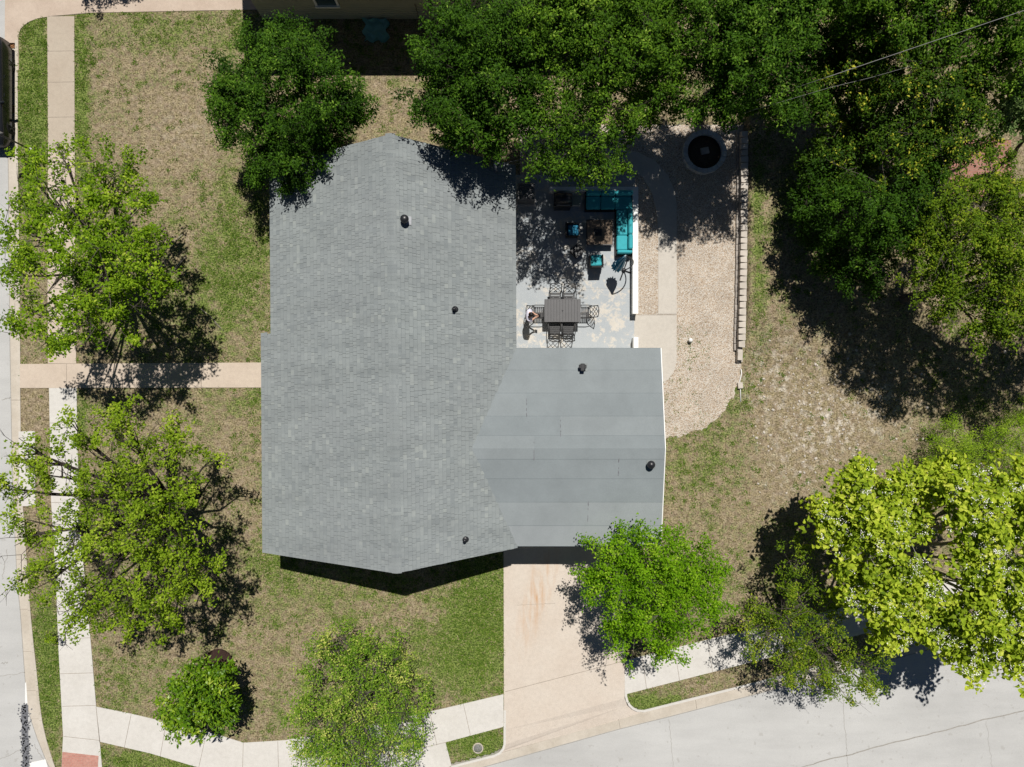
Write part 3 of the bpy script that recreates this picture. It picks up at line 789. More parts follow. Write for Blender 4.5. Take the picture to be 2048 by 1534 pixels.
wN, wS, wR = Vector((-.3, GYN, gz(GYN))), Vector((-.3, GYS, gz(GYS))), Vector((-1.3, GYR, gz(GYR)))
def deck2(q): mb.add([p + Vector((0, 0, -.012)) for p in q] + [p + Vector((0, 0, -.16)) for p in q], [(0, 1, 2, 3), (7, 6, 5, 4)] + [(i, 4 + i, 4 + (i + 1) % 4, (i + 1) % 4) for i in range(4)])
deck2([wN, gN, gR, wR][::-1]); deck2([wR, gR, gS, wS][::-1])
mb.build('soffit', M['white'], house)
mb = MB()   # white drip edge on the rakes
def edge(a, b, wd, up):
    d = (b - a).normalized(); s_ = Vector((d.y, -d.x, 0)).normalized() * wd
    u = Vector((0, 0, up)); dnn = Vector((0, 0, -.20))
    mb.add([a + u, b + u, b + s_ + u, a + s_ + u, a + s_ + dnn, b + s_ + dnn], [(0, 1, 2, 3), (3, 2, 5, 4)])
edge(gR, gN, -.0, .02)
for a, b in ((gN, gR), (gR, gS)):
    o_ = Vector((.035, 0, 0)); u = Vector((0, 0, .022)); dnn = Vector((0, 0, -.2))
    mb.add([a + u, b + u, b + o_ + u, a + o_ + u, a + o_ + dnn, b + o_ + dnn, a + dnn, b + dnn], [(0, 1, 2, 3), (3, 2, 5, 4), (6, 7, 1, 0)])
mb.build('drip_edge', M['white'], house)

# walls, openings
WX0, WX1, WY0, WY1 = -9.05, -.45, -6.15, 8.15
mb = MB()
def wall_top(x, y): return mainz(x, y) - .19
def gable(y, t):
    xs = [WX0, -4.5, WX1]
    top = [(x, wall_top(x, y)) for x in xs]
    mb.add([(WX0, y, 0), (WX1, y, 0)] + [(x, y, z) for x, z in reversed(top)] + [(WX0, y + t, 0), (WX1, y + t, 0)] + [(x, y + t, z) for x, z in reversed(top)],
           [(0, 1, 2, 3, 4), (9, 8, 7, 6, 5)] + [(i, 5 + i, 5 + (i + 1) % 5, (i + 1) % 5) for i in range(5)])
gable(WY0, .15); gable(WY1, .15)
mb.box(((WX0 + .075), (WY0 + WY1) / 2 + .075, 1.35), (.15, WY1 - WY0 - .16, 2.7)); mb.box((WX1 - .075, (WY0 + WY1) / 2 + .075, 1.42), (.15, WY1 - WY0 - .16, 2.84))
mb.box((2.55, GYN - .5, 1.42), (5.9, .15, 2.84)); mb.box((5.5, (GYN + GYS) / 2, 1.42), (.15, GYN - GYS - 1.2, 2.84)); mb.box((2.55, GYS + .5, 2.6), (5.9, .15, .6))
mb.box((-.2, GYS + .5, 1.15), (.4, .15, 2.3)); mb.box((5.3, GYS + .5, 1.15), (.4, .15, 2.3))
mb.build('wall', M['siding'], house)
mb = MB(); mb.box((2.55, GYS + .52, 1.14), (5.1, .06, 2.26))
for k in range(4):
    for j in range(4): mb.box((.65 + 1.27 * j, GYS + .485, .3 + .56 * k), (1.1, .02, .44), 0, 0, None, .01)
mb.build('garage_door', M['white'], house)
for (x, y, wd, ax) in ((WX0, 5.2, 1.5, 0), (WX0, 2.6, 1.2, 0), (WX0, -3.8, 1.6, 0), (-6.8, WY0, 1.3, 1), (-2.4, WY0, 1.3, 1), (WX1, 5.5, 1.4, 0)):
    w_ = MB()
    for s_ in (-1, 1):
        if ax == 0: w_.box((x, y + s_ * wd / 2, 1.5), (.22, .08, 1.16)); w_.box((x, y, 1.5 + s_ * .62), (.22, wd + .08, .08))
        else: w_.box((x + s_ * wd / 2, y, 1.5), (.08, .22, 1.16)); w_.box((x, y, 1.5 + s_ * .62), (wd + .08, .22, .08))
    wo = w_.build('window', M['white'], house)
    w_ = MB(); w_.box((x, y, 1.5), (.17, wd - .08, 1.16) if ax == 0 else (wd - .08, .17, 1.16)); w_.build('pane', M['glass'], wo)
mb = MB(); mb.box((WX0 - .02, .42, 1.06), (.1, .95, 2.1)); d_ = mb.build('front_door', M['tealdeep'], house)
MB().lathe((WX0 - .1, .78, 1.0), [(.01, -.03), (.035, -.01), (.035, .01), (.01, .03)], 8).build('handle', M['grey_metal'], d_)

def roofpt(px, py, fn):
    z = 3.6
    for _ in range(8):
        x, y, _z = G(px, py, z); z = fn(x, y)
    return Vector(G(px, py, z))
def roof_vent(px, py, fn, kind):
    p = roofpt(px, py, fn); m = MB()
    if kind == 'turbine':
        m.lathe(p + Vector((0, 0, -.05)), [(.085, 0), (.085, .20), (.15, .22), (.165, .30), (.15, .38), (.08, .43), (.01, .44)], 18); mt = M['black_metal']
    elif kind == 'hood':
        m.lathe(p + Vector((0, 0, -.05)), [(.06, 0), (.06, .26)], 12); m.lathe(p + Vector((.02, 0, .18)), [(.14, 0), (.16, .04), (.15, .11), (.10, .17), (.01, .19)], 14); m.box(p + Vector((.12, -.01, .17)), (.10, .16, .10), .2, bev=.02); mt = M['black_metal']
    elif kind == 'cross':
        m.box(p + Vector((0, 0, .10)), (.15, .15, .34), 0, bev=.02); m.box(p + Vector((0, 0, .25)), (.17, .30, .10), 0, bev=.02); m.box(p + Vector((0, .03, .24)), (.30, .15, .10), 0, bev=.02); mt = M['black_metal']
    else:
        m.tube([p + Vector((0, 0, -.05)), p + Vector((0, 0, .26))], .07, 12); m.lathe(p + Vector((0, 0, -.01)), [(.17, -.03), (.13, .05), (.08, .09)], 14); mt = M['black_metal']
    v_ = m.build('roof_vent', mt, house)
    n = Vector((fn(p.x - .1, p.y) - fn(p.x + .1, p.y), fn(p.x, p.y - .1) - fn(p.x, p.y + .1), .2)).normalized()
    q = Vector((0, 0, 1)).rotation_difference(n).to_matrix()
    f = MB(); f.box(p + n * .024 + Vector((.05, 0, -.01)), (.34, .32, .012), 0, rot=q); f.build('flashing', M['grey_metal'] if kind == 'turbine' else M['shingle'], v_)
roof_vent(811, 441, mainz, 'turbine'); roof_vent(909, 619, mainz, 'pipe'); roof_vent(930, 1079, mainz, 'hood2')
gfn = lambda x, y: gz(y)
roof_vent(1164, 735, gfn, 'cross'); roof_vent(1299, 928, gfn, 'hood'); roof_vent(974, 329, mainz, 'turbine')
p = roofpt(992, 345, mainz); mb = MB(); mb.tube([p + Vector((0, 0, -.1)), p + Vector((0, 0, 1.0))], .03, 8); mb.lathe(p + Vector((0, 0, .98)), [(.035, 0), (.06, .03), (.05, .1), (.01, .13)], 10)
mast = mb.build('service_mast', M['grey_metal'], house); MAST = p + Vector((0, 0, 1.0))

# ------------------------------------------------------------------ neighbour's house on the north edge
YN = G(0, 38)[1]
nh = thing('neighbour_house', 'sage-sided house whose shaded wall and window show at the top edge of the photo', 'house', G(900, 30))
x0, x1 = G(527, 0)[0], G(1330, 0)[0]
mb = MB(); mb.box(((x0 + x1) / 2, YN + 4.5, 1.9), (x1 - x0, 9, 3.8)); 
for k in range(25): mb.box(((x0 + x1) / 2, YN - .006, .16 + k * .15), (x1 - x0 + .02, .014, .012))
mb.build('wall', M['neighbour_siding'], nh)
mb = MB()
mb.add([(x0 - .5, YN - .6, 3.85), (x1 + .5, YN - .6, 3.85), (x1 + .5, YN + 4.5, 5.6), (x0 - .5, YN + 4.5, 5.6), (x1 + .5, YN + 9.6, 3.85), (x0 - .5, YN + 9.6, 3.85),
        (x0 - .5, YN - .6, 3.7), (x1 + .5, YN - .6, 3.7), (x1 + .5, YN + 9.6, 3.7), (x0 - .5, YN + 9.6, 3.7)],
       [(0, 1, 2, 3), (3, 2, 4, 5), (6, 7, 1, 0), (8, 9, 5, 4), (9, 6, 0, 3, 5), (7, 8, 4, 2, 1), (9, 8, 7, 6)])
mb.build('roof', M['shingle'], nh)
wx = G(652, 10, 1.4)[0]
mb = MB()
for s_ in (-1, 1): mb.box((wx + s_ * .46, YN - .02, 1.75), (.09, .10, 1.3))
mb.box((wx, YN - .04, 1.12), (1.05, .16, .08)); mb.box((wx, YN - .02, 2.42), (1.0, .1, .09)); wo = mb.build('window', M['white'], nh)
mb = MB(); mb.box((wx, YN - .012, 1.77), (.84, .03, 1.24)); mb.build('pane', M['glass'], wo)

# things lying in the neighbour's shade
mb = MB()
gx_, gy_, _ = G(752, 62)
nv = 9
V = []; F = []
for j in range(nv):
    for i in range(nv):
        a = i / (nv - 1) - .5; b = j / (nv - 1) - .5
        V.append((gx_ + a * 1.05 + .1 * math.sin(j * 1.3), gy_ + b * .95 + .07 * math.sin(i * 1.7), .10 + .07 * math.sin(i * 1.9 + j) + .05 * math.cos(j * 2.3)))
for j in range(nv - 1):
    for i in range(nv - 1): k = j * nv + i; F.append((k, k + 1, k + nv + 1, k + nv))
mb.add(V, F, 0, True); mb.add([(x, y, .02) for x, y, z in V], [f[::-1] for f in F], 0)
tag(mb.build('sheet', M['tarp']), 'faded teal sheet lying crumpled in the deep shade by the neighbour wall', 'sheet')
b_ = thing('bucket', 'small pale bucket standing at the foot of the sage wall', 'bucket', G(675, 28))
MB().lathe(G(675, 28), [(.13, 0), (.17, .30), (.175, .31), (.155, .31), (.12, .03)], 16).build('body', M['palestripe'], b_)
MB().tube([Vector(G(675, 28)) + Vector((.17 * math.cos(a), .05 * math.sin(a), .31 + .14 * math.sin(a))) for a in [math.pi * i / 10 for i in range(11)]], .006, 5).build('handle', M['grey_metal'], b_)
sp_ = thing('shovel', 'long-handled shovel leaning against the shaded sage wall', 'shovel', G(843, 46))
a = Vector((G(843, 46)[0], YN - .42, .02)); b = Vector((G(838, 40)[0], YN - .03, 1.25))
MB().tube([a.lerp(b, .2), b], .018, 7).build('handle', M['wood'], sp_)
mb = MB(); mb.box(a.lerp(b, .11), (.2, .02, .28), rot=(Vector((0, 0, 1)).rotation_difference(b - a)).to_matrix(), bev=.008); mb.build('blade', M['grey_metal'], sp_)

# ------------------------------------------------------------------ trees
def leaf_arrays(P_, rng, ln, asp, up=1.0, spread=.75, droop=.25, heart=False):
    m = len(P_)
    nrm = rng.normal(size=(m, 3)) * spread; nrm[:, 2] = np.abs(nrm[:, 2] * .6) + up
    nrm /= np.linalg.norm(nrm, axis=1)[:, None]
    d = rng.normal(size=(m, 3)); d -= nrm * (d * nrm).sum(1)[:, None]; d /= np.linalg.norm(d, axis=1)[:, None]
    s = np.cross(nrm, d)
    l = ln * rng.uniform(.65, 1.25, m)[:, None]; w_ = l * asp / 2
    if heart:
        V = np.stack([P_, P_ + d * l * .12 - s * w_ * .95 + nrm * w_ * .25, P_ + d * l * .5 - s * w_ * .85 + nrm * w_ * .25, P_ + d * l - nrm * l * droop,
                      P_ + d * l * .5 + s * w_ * .85 + nrm * w_ * .25, P_ + d * l * .12 + s * w_ * .95 + nrm * w_ * .25, P_ + d * l * .45 - nrm * w_ * .08], 1)
        b = np.arange(m)[:, None] * 7
        F = np.concatenate([b + np.array([[0, 6, 2, 1]]), b + np.array([[6, 3, 2, 2]])[:, :4], b + np.array([[0, 5, 4, 6]]), b + np.array([[6, 4, 3, 3]])], 0)
        # triangles as separate faces are avoided: the degenerate corner is moved to a mid point
        F = np.concatenate([b + np.array([[0, 6, 2, 1]]), b + np.array([[0, 5, 4, 6]])], 0)
        F2 = np.concatenate([b + np.array([[6, 4, 3, 2]])], 0)
        return V.reshape(-1, 3), np.concatenate([F, F2], 0), 3
    V = np.stack([P_, P_ + d * l * .48 - s * w_ + nrm * w_ * .3, P_ + d * l - nrm * l * droop, P_ + d * l * .48 + s * w_ + nrm * w_ * .3], 1)
    F = np.arange(m * 4).reshape(m, 4)[:, ::-1]
    return V.reshape(-1, 3), F, 1

def tree(name, label, cat, base, blobs, leaf, bark='bark', dens=5.0, nl=40, ln=.12, asp=.5, rc=.24, trunk=.17, group=None, seed=1, zfork=None,
         up=1.0, spread=.75, heart=False, flat=.72, bare=0, flowers=0, tone_bias=0.0, nsub=5, zbase=0.0, droop=.25, grow=1.12):
    rng = np.random.default_rng(seed); rd = random.Random(seed)
    b0 = Vector(G(base[0], base[1])); b0.z = zbase
    root = thing(name, label, cat, b0, group)
    bl = [(Vector(G(px, py, z)), r * grow * (1 - z / H) / S) for (px, py, r, z) in blobs]
    cz = sum(b[0].z for b in bl) / len(bl)
    cen = sum((b[0] for b in bl), Vector()) / len(bl)
    zf = zfork or (zbase + (cz - zbase) * .38)
    fork = Vector((b0.x + (cen.x - b0.x) * .25, b0.y + (cen.y - b0.y) * .25, zf))
    wood = MB()
    mid = (b0 + fork) / 2 + Vector((rd.uniform(-.08, .08), rd.uniform(-.08, .08), 0))
    wood.tube([b0 + Vector((0, 0, -.25)), b0 + Vector((0, 0, .12)), mid, fork], [trunk * 1.55, trunk * 1.15, trunk * .92, trunk * .8], 10)
    PTS = []; TW = []; FL = []
    for (c, r) in bl:
        # limb from the fork to this part of the crown
        q = fork.lerp(c, .5) + Vector((rd.uniform(-.15, .15), rd.uniform(-.15, .15), .10 * (c - fork).length - .1)) * .9
        low_c = c - Vector((0, 0, r * .25))
        limb = [fork, fork.lerp(q, .55) + Vector((rd.uniform(-.06, .06), rd.uniform(-.06, .06), 0)), q, q.lerp(low_c, .55) + Vector((rd.uniform(-.1, .1), rd.uniform(-.1, .1), 0)), low_c]
        rl = min(trunk * .62, .022 + .03 * r + .008 * (c - fork).length)
        wood.tube(limb, [rl, rl * .85, rl * .65, rl * .5, rl * .33], 6)
        subs = []
        for k in range(max(2, int(nsub * max(.6, r)))):
            st = limb[3].lerp(limb[4], rd.random()) if rd.random() < .7 else limb[2].lerp(limb[3], rd.random())
            an = rd.uniform(0, 6.283); rr_ = r * rd.uniform(.35, .75)
            en = c + Vector((math.cos(an) * rr_, math.sin(an) * rr_, rd.uniform(-.3, .6) * r * flat))
            m_ = st.lerp(en, .5) + Vector((rd.uniform(-.1, .1), rd.uniform(-.1, .1), rd.uniform(0, .12)))
            wood.tube([st, m_, en], [rl * .30 + .006, rl * .2 + .005, .007], 4, cap=False)
            subs += [m_, en]
        nt_ = max(3, int(dens * math.pi * r * r))
        for k in range(nt_):
            v = rng.normal(size=3); v /= np.linalg.norm(v); v *= rng.random() ** .42 * (1.0 if rng.random() > .14 else 1.28)
            t = Vector((c.x + v[0] * r, c.y + v[1] * r, c.z + v[2] * r * flat))
            st = min(subs, key=lambda s_: (s_ - t).length_squared)
            if (st - t).length > .12:
                wood.tube([st, st.lerp(t, .55) + Vector((rd.uniform(-.05, .05), rd.uniform(-.05, .05), .04)), t], [.009, .0065, .004], 3, cap=False)
            dirv = (t - st); dl = dirv.length
            PTS.append((t, dirv / max(dl, 1e-3), min(dl, .5), v[2]))
        for k in range(int(bare * r * r * 3) if bare else 0):
            st = rd.choice(subs); an = rd.uniform(0, 6.28); e = st + Vector((math.cos(an), math.sin(an), rd.uniform(.1, .6))) * rd.uniform(.4, 1.0) * min(1.2, r)
            m_ = st.lerp(e, .5) + Vector((rd.uniform(-.1, .1), rd.uniform(-.1, .1), .05))
            wood.tube([st, m_, e], [.012, .009, .004], 3, cap=False)
            for j in range(2):
                e2 = m_.lerp(e, rd.random()) + Vector((rd.uniform(-.3, .3), rd.uniform(-.3, .3), rd.uniform(0, .25)))
                wood.tube([m_, e2], [.007, .003], 3, cap=False)
    wood.build('trunk', M[bark], root)
    n = len(PTS)
    tp = np.array([tuple(p[0]) for p in PTS]); td = np.array([tuple(p[1]) for p in PTS]); tl = np.array([p[2] for p in PTS]); tz = np.array([p[3] for p in PTS])
    cnt = np.maximum(4, (nl * rng.uniform(.5, 1.5, n)).astype(int))
    ix = np.repeat(np.arange(n), cnt); m = len(ix)
    sd = td * np.array([1, 1, .45]) + rng.normal(size=(n, 3)) * .35; sd /= np.linalg.norm(sd, axis=1)[:, None]
    al = rng.uniform(-1, .45, m); slen = rc * rng.uniform(1.2, 2.4, n)
    lat = rng.normal(size=(m, 3)) * (rc * .46) * (1 - .45 * np.clip(al, 0, 1))[:, None] * np.array([1, 1, .62])
    pos = tp[ix] + sd[ix] * (al * slen[ix])[:, None] + lat
    pos[:, 2] -= .10 * np.clip(al, 0, 1) * slen[ix]
    ct = rng.normal(size=n) * .15
    tone = np.clip(.45 + ct[ix] + rng.normal(size=m) * .17 + tone_bias + .10 * tz[ix], 0, 1)
    V, F, rep = leaf_arrays(pos, rng, ln, asp, up, spread, droop, heart)
    np_mesh('crown', V, F, L[leaf], root, np.tile(tone, rep), True)
    if flowers:
        sel = rng.choice(np.where(tz > .05)[0], flowers, replace=True)
        fp = tp[sel] + rng.normal(size=(flowers, 3)) * np.array([.14, .14, .05]) + np.array([0, 0, .22])
        fm = 11
        fi = np.repeat(np.arange(flowers), fm)
        off = rng.normal(size=(len(fi), 3)) * np.array([.055, .055, .06])
        V, F, _ = leaf_arrays(fp[fi] + off, rng, .042, .8, .8, .9, .1)
        o = np_mesh('blossoms', V, F, M['blossom'], root); tag(o, kind='stuff')
    return root

def trees():
    tree('street_tree', 'broad yellow-green tree over the north-west pavement, above the front walk', 'tree', (262, 570),
         [(200, 355, 62, 4.6), (255, 340, 40, 4.4), (105, 395, 66, 5), (165, 440, 62, 5.4), (50, 465, 58, 5.4), (225, 480, 62, 5.6), (290, 480, 42, 5), (120, 530, 76, 5.9), (205, 560, 76, 5.9), (275, 560, 56, 5.5), (40, 550, 48, 5.5), (160, 630, 66, 5.4), (240, 625, 50, 5.2), (318, 570, 38, 4.8), (70, 635, 42, 5), (60, 345, 38, 4.7), (15, 660, 34, 5), (90, 690, 34, 4.5), (280, 400, 34, 4.6), (130, 320, 34, 4.5)],
         'spring', 'bark', dens=4.2, nl=58, ln=.125, asp=.6, rc=0.24, trunk=0.16, seed=21, bare=1.5, tone_bias=.0, grow=1.2)
    tree('street_tree', 'open yellow-green tree spreading over the west pavement south of the front walk', 'tree', (395, 985),
         [(235, 830, 46, 4.6), (160, 875, 52, 4.9), (265, 895, 70, 5.3), (335, 900, 50, 5.0), (60, 905, 48, 5.2), (25, 980, 46, 5.4), (110, 955, 50, 5.4), (205, 975, 70, 5.9), (290, 1000, 72, 6.1), (370, 985, 46, 5.3), (58, 1070, 54, 5.4), (150, 1075, 64, 5.9), (250, 1085, 78, 6.3), (345, 1080, 62, 5.7), (395, 1130, 42, 4.8), (95, 1160, 54, 5.2), (195, 1180, 72, 5.5), (305, 1180, 72, 5.5), (385, 1180, 44, 4.8), (150, 1240, 42, 4.6), (240, 1240, 44, 4.8), (330, 1235, 36, 4.5), (35, 1165, 34, 5), (355, 850, 26, 4.5), (430, 910, 20, 4.2)],
         'spring2', 'bark_dark', dens=4.4, nl=44, ln=.12, asp=.6, rc=0.22, trunk=0.16, seed=33, bare=2.5, grow=1.18)
    tree('glossy_tree', 'small round dark glossy tree beside the mulch ring at the lower left', 'tree', (440, 1328),
         [(405, 1352, 38, 2.2), (375, 1395, 48, 2.6), (430, 1385, 44, 2.7), (368, 1440, 40, 2.0), (418, 1438, 42, 2.2), (400, 1405, 46, 3.0), (450, 1350, 24, 1.9), (345, 1425, 26, 1.7), (460, 1420, 24, 1.9)],
         'magnolia', 'bark', dens=12, nl=36, ln=0.2, asp=.42, rc=0.23, trunk=.07, seed=5, up=.8, grow=1.02)
    tree('gold_tipped_tree', 'low shrubby tree with gold-tipped leaves overhanging the south pavement', 'tree', (758, 1360),
         [(645, 1285, 34, 2.4), (690, 1285, 44, 2.7), (745, 1335, 60, 3.0), (680, 1365, 58, 2.9), (790, 1385, 52, 2.8), (645, 1435, 60, 2.8), (720, 1450, 72, 3.1), (800, 1450, 52, 2.8), (835, 1425, 36, 2.4), (700, 1515, 74, 3.1), (615, 1350, 28, 2.2), (790, 1300, 30, 2.3), (790, 1515, 50, 2.8), (620, 1500, 44, 2.6), (600, 1400, 22, 2.0)],
         'tipped', 'bark', dens=6.2, nl=60, ln=.10, asp=.45, rc=0.25, trunk=.12, seed=8, bare=2.5, grow=1.2, tone_bias=0.06)
    tree('drive_tree', 'round bright green tree at the garage corner, over the driveway edge', 'tree', (1285, 1150),
         [(1230, 1110, 48, 4.3), (1310, 1118, 66, 4.8), (1390, 1128, 52, 4.4), (1290, 1190, 78, 5.1), (1370, 1205, 68, 4.9), (1208, 1165, 44, 4.0), (1255, 1255, 54, 4.3), (1330, 1272, 54, 4.2), (1425, 1200, 38, 4.2), (1175, 1150, 26, 3.6), (1244, 1064, 15, 4.0), (1285, 1066, 18, 4.1), (1190, 1090, 20, 3.8), (1350, 1075, 26, 4.2), (1430, 1145, 24, 4.0)],
         'green', 'bark', dens=9, nl=66, ln=.105, asp=.55, rc=0.27, trunk=.13, seed=14, grow=1.08, flat=0.9)
    tree('flowering_tree', 'large-leaved lime-green tree covered in white blossom at the lower right', 'tree', (1690, 1080),
         [(1735, 995, 62, 5.0), (1690, 1058, 52, 4.8), (1760, 1085, 72, 5.7), (1722, 1180, 54, 5.0), (1795, 1215, 64, 5.4), (1830, 975, 46, 5.2), (1935, 1000, 78, 5.9), (2020, 1075, 84, 6.1), (1955, 1130, 58, 6.0), (1985, 1215, 84, 6.0), (2060, 1220, 80, 6.0), (1885, 1250, 56, 5.3), (1770, 1270, 38, 4.7), (1935, 1315, 48, 4.9), (1650, 1018, 34, 4.5), (1890, 950, 38, 5.2), (2050, 980, 60, 5.8), (2040, 1310, 50, 5.2), (1720, 950, 26, 4.6), (1830, 1165, 44, 5.4), (1836, 1045, 24, 5.0)],
         'catalpa', 'bark_pale', dens=9.5, nl=36, ln=0.18, asp=.78, rc=0.32, trunk=.24, seed=44, heart=True, up=1.1, spread=.7, flowers=600, bare=1.2, grow=1.06)
    tree('sparse_tree', 'thin olive-leaved tree with bare grey twigs by the south kerb, left of the blossom tree', 'tree', (1560, 1195),
         [(1560, 1265, 66, 3.5), (1640, 1295, 62, 3.7), (1600, 1185, 48, 3.5), (1597, 1110, 36, 3.4), (1700, 1340, 52, 3.6), (1515, 1255, 40, 3.1), (1660, 1360, 44, 3.5), (1755, 1340, 30, 3.6), (1570, 1330, 40, 3.2), (1735, 1375, 26, 3.4), (1640, 1230, 44, 3.7)],
         'olive', 'bark', dens=5.5, nl=52, ln=.10, asp=.5, rc=0.22, trunk=.1, seed=15, bare=2, grow=1.25, tone_bias=0.05)
    tree('shade_tree', 'dense deep-green tree at the north-west corner of the house roof', 'tree', (640, 290),
         [(540, 105, 58, 4.1), (600, 190, 96, 4.8), (505, 225, 72, 4.2), (685, 200, 52, 4.1), (560, 300, 66, 3.9), (470, 160, 50, 3.9), (580, 62, 36, 3.9), (640, 285, 54, 3.9), (450, 210, 40, 3.7), (520, 335, 34, 3.4), (620, 110, 44, 4.2), (700, 235, 32, 3.8)],
         'oak', 'bark_dark', dens=9, nl=82, ln=0.13, asp=.42, rc=0.25, trunk=.2, seed=51, grow=1.2, spread=0.85, flat=0.95)
    G_ = 'dark green trees along the back of the plot'
    tree('shade_tree', 'dense dark tree behind the house, over the north-east corner of its roof', 'tree', (935, 275),
         [(930, 110, 86, 6.2), (900, 195, 68, 5.6), (960, 240, 60, 5.8), (1010, 60, 62, 6.6), (880, 130, 46, 5.6), (1005, 165, 62, 6.3), (858, 215, 36, 4.6), (930, 40, 70, 6.2), (1040, 250, 44, 5.8), (905, 262, 34, 5.0), (985, 275, 38, 5.4), (1055, 180, 44, 4.6), (1000, 110, 44, 4.8), (940, 170, 40, 4.4)],
         'oak', 'bark_dark', dens=9, nl=82, ln=0.13, asp=.42, rc=0.25, trunk=.22, seed=52, group=G_, grow=1.16, spread=0.85, flat=0.95)
    tree('shade_tree', 'lighter green tree with drooping sprays that shades the teal sofa', 'tree', (1150, 345),
         [(1130, 180, 74, 6.3), (1220, 195, 70, 6.3), (1120, 285, 62, 6.0), (1200, 295, 64, 5.9), (1262, 240, 40, 5.9), (1095, 330, 36, 5.5), (1165, 335, 38, 5.6), (1240, 330, 26, 5.4), (1090, 230, 40, 5.9)],
         'oak2', 'bark_dark', dens=6.2, nl=64, ln=0.13, asp=.42, rc=0.25, trunk=.2, seed=53, group=G_, grow=1.12, spread=0.85, flat=0.9)
    tree('shade_tree', 'tall green tree at the top edge, right of the neighbour house', 'tree', (1195, 215),
         [(1150, 55, 72, 7.0), (1250, 78, 80, 7.2), (1335, 60, 70, 7.0), (1330, 150, 42, 6.6), (1085, 18, 60, 7.0), (1200, 5, 70, 7.2), (1300, 0, 60, 7.2), (1275, 150, 30, 6.4), (1120, -50, 70, 7), (1240, -60, 80, 7.2), (1350, -50, 70, 7.2), (1070, 95, 46, 6.2), (1190, 120, 40, 6.2), (1290, 208, 46, 3.6), (1345, 195, 38, 3.6), (1320, 110, 40, 4.5), (1200, 30, 50, 5)],
         'oak2', 'bark_dark', dens=9, nl=82, ln=0.13, asp=.42, rc=0.25, trunk=.24, seed=54, group=G_, grow=1.2, spread=0.85, flat=0.95)
    tree('shade_tree', 'dark spreading tree north of the round stone planter', 'tree', (1400, 215),
         [(1440, 60, 80, 7.0), (1520, 118, 70, 7.0), (1460, 180, 50, 6.2), (1560, 205, 54, 5.5), (1400, 125, 42, 6.6), (1390, 222, 26, 5.6), (1590, 60, 60, 7.0), (1520, 20, 80, 7.2), (1440, 235, 24, 5.4), (1450, -40, 80, 7.2), (1560, -30, 80, 7.3), (1640, -10, 60, 7.0), (1610, 190, 44, 4.0), (1590, 130, 44, 4.5), (1500, 60, 50, 5.0), (1640, 90, 44, 4.4), (1440, 110, 44, 4.6), (1610, 20, 44, 5.0), (1500, 190, 40, 4.2)],
         'oak', 'bark_dark', dens=9, nl=82, ln=0.13, asp=.42, rc=0.25, trunk=.24, seed=55, group=G_, tone_bias=.06, grow=1.16, spread=0.85, flat=0.95)
    tree('shade_tree', 'big tree with yellow-flecked leaves under the power line', 'tree', (1660, 330),
         [(1700, 90, 78, 4.8), (1800, 118, 78, 5.3), (1880, 185, 70, 5.7), (1780, 225, 80, 4.8), (1700, 205, 66, 3.9), (1905, 265, 60, 5.6), (1820, 305, 70, 5.0), (1668, 290, 50, 3.0), (1728, 330, 62, 3.9), (1645, 150, 44, 4.2), (1870, 320, 40, 5.0), (1950, 230, 36, 5.6), (1625, 335, 28, 2.4), (1745, 160, 50, 4.7), (1850, 60, 40, 5.6), (1960, 300, 34, 4.6), (1680, 60, 44, 4.4), (1930, 190, 44, 4.8)],
         'fleck', 'bark', dens=9, nl=82, ln=0.13, asp=.45, rc=0.25, trunk=.26, seed=56, group=G_, zbase=.3, bare=1.0, grow=1.1, spread=0.85, flat=0.95)
    tree('shade_tree', 'very dark low-branched tree on the raised lawn east of the block wall', 'tree', (1700, 470),
         [(1645, 395, 54, 3.0), (1720, 425, 70, 4.4), (1650, 475, 44, 2.5), (1800, 415, 60, 5.0), (1745, 510, 56, 3.8), (1612, 440, 28, 1.9), (1700, 550, 36, 2.8), (1790, 480, 40, 4.8), (1605, 390, 24, 1.9), (1665, 340, 44, 3.4), (1840, 350, 40, 5.0), (1660, 515, 34, 2.3), (1745, 565, 30, 2.8), (1830, 460, 36, 4.6)],
         'oak', 'bark_dark', dens=9, nl=82, ln=0.13, asp=.42, rc=0.25, trunk=.2, seed=57, group=G_, zbase=.3, tone_bias=-.12, grow=1.1, spread=0.85, flat=0.95)
    tree('twiggy_tree', 'olive-green tree with pale dead branches at the right edge, by the red brick paving', 'tree', (1800, 600),
         [(1900, 440, 58, 5.9), (1985, 425, 70, 6.3), (1960, 520, 78, 6.3), (1870, 540, 48, 5.7), (2045, 500, 70, 6.5), (2000, 600, 60, 6.0), (1895, 610, 38, 5.4), (2035, 640, 44, 6.0), (1850, 480, 34, 5.4), (2030, 400, 50, 6.2), (1960, 660, 34, 5.4), (2125, 520, 70, 6.3), (2210, 560, 70, 6.2), (2130, 640, 60, 6), (2210, 660, 60, 6), (2290, 620, 60, 6), (2290, 540, 60, 6), (1905, 370, 40, 5.4), (1990, 345, 36, 5.4)],
         'olive', 'bark', dens=9.5, nl=58, ln=.115, asp=.5, rc=.23, trunk=.2, seed=58, bare=1, zbase=.3, grow=1.3, tone_bias=-0.05)
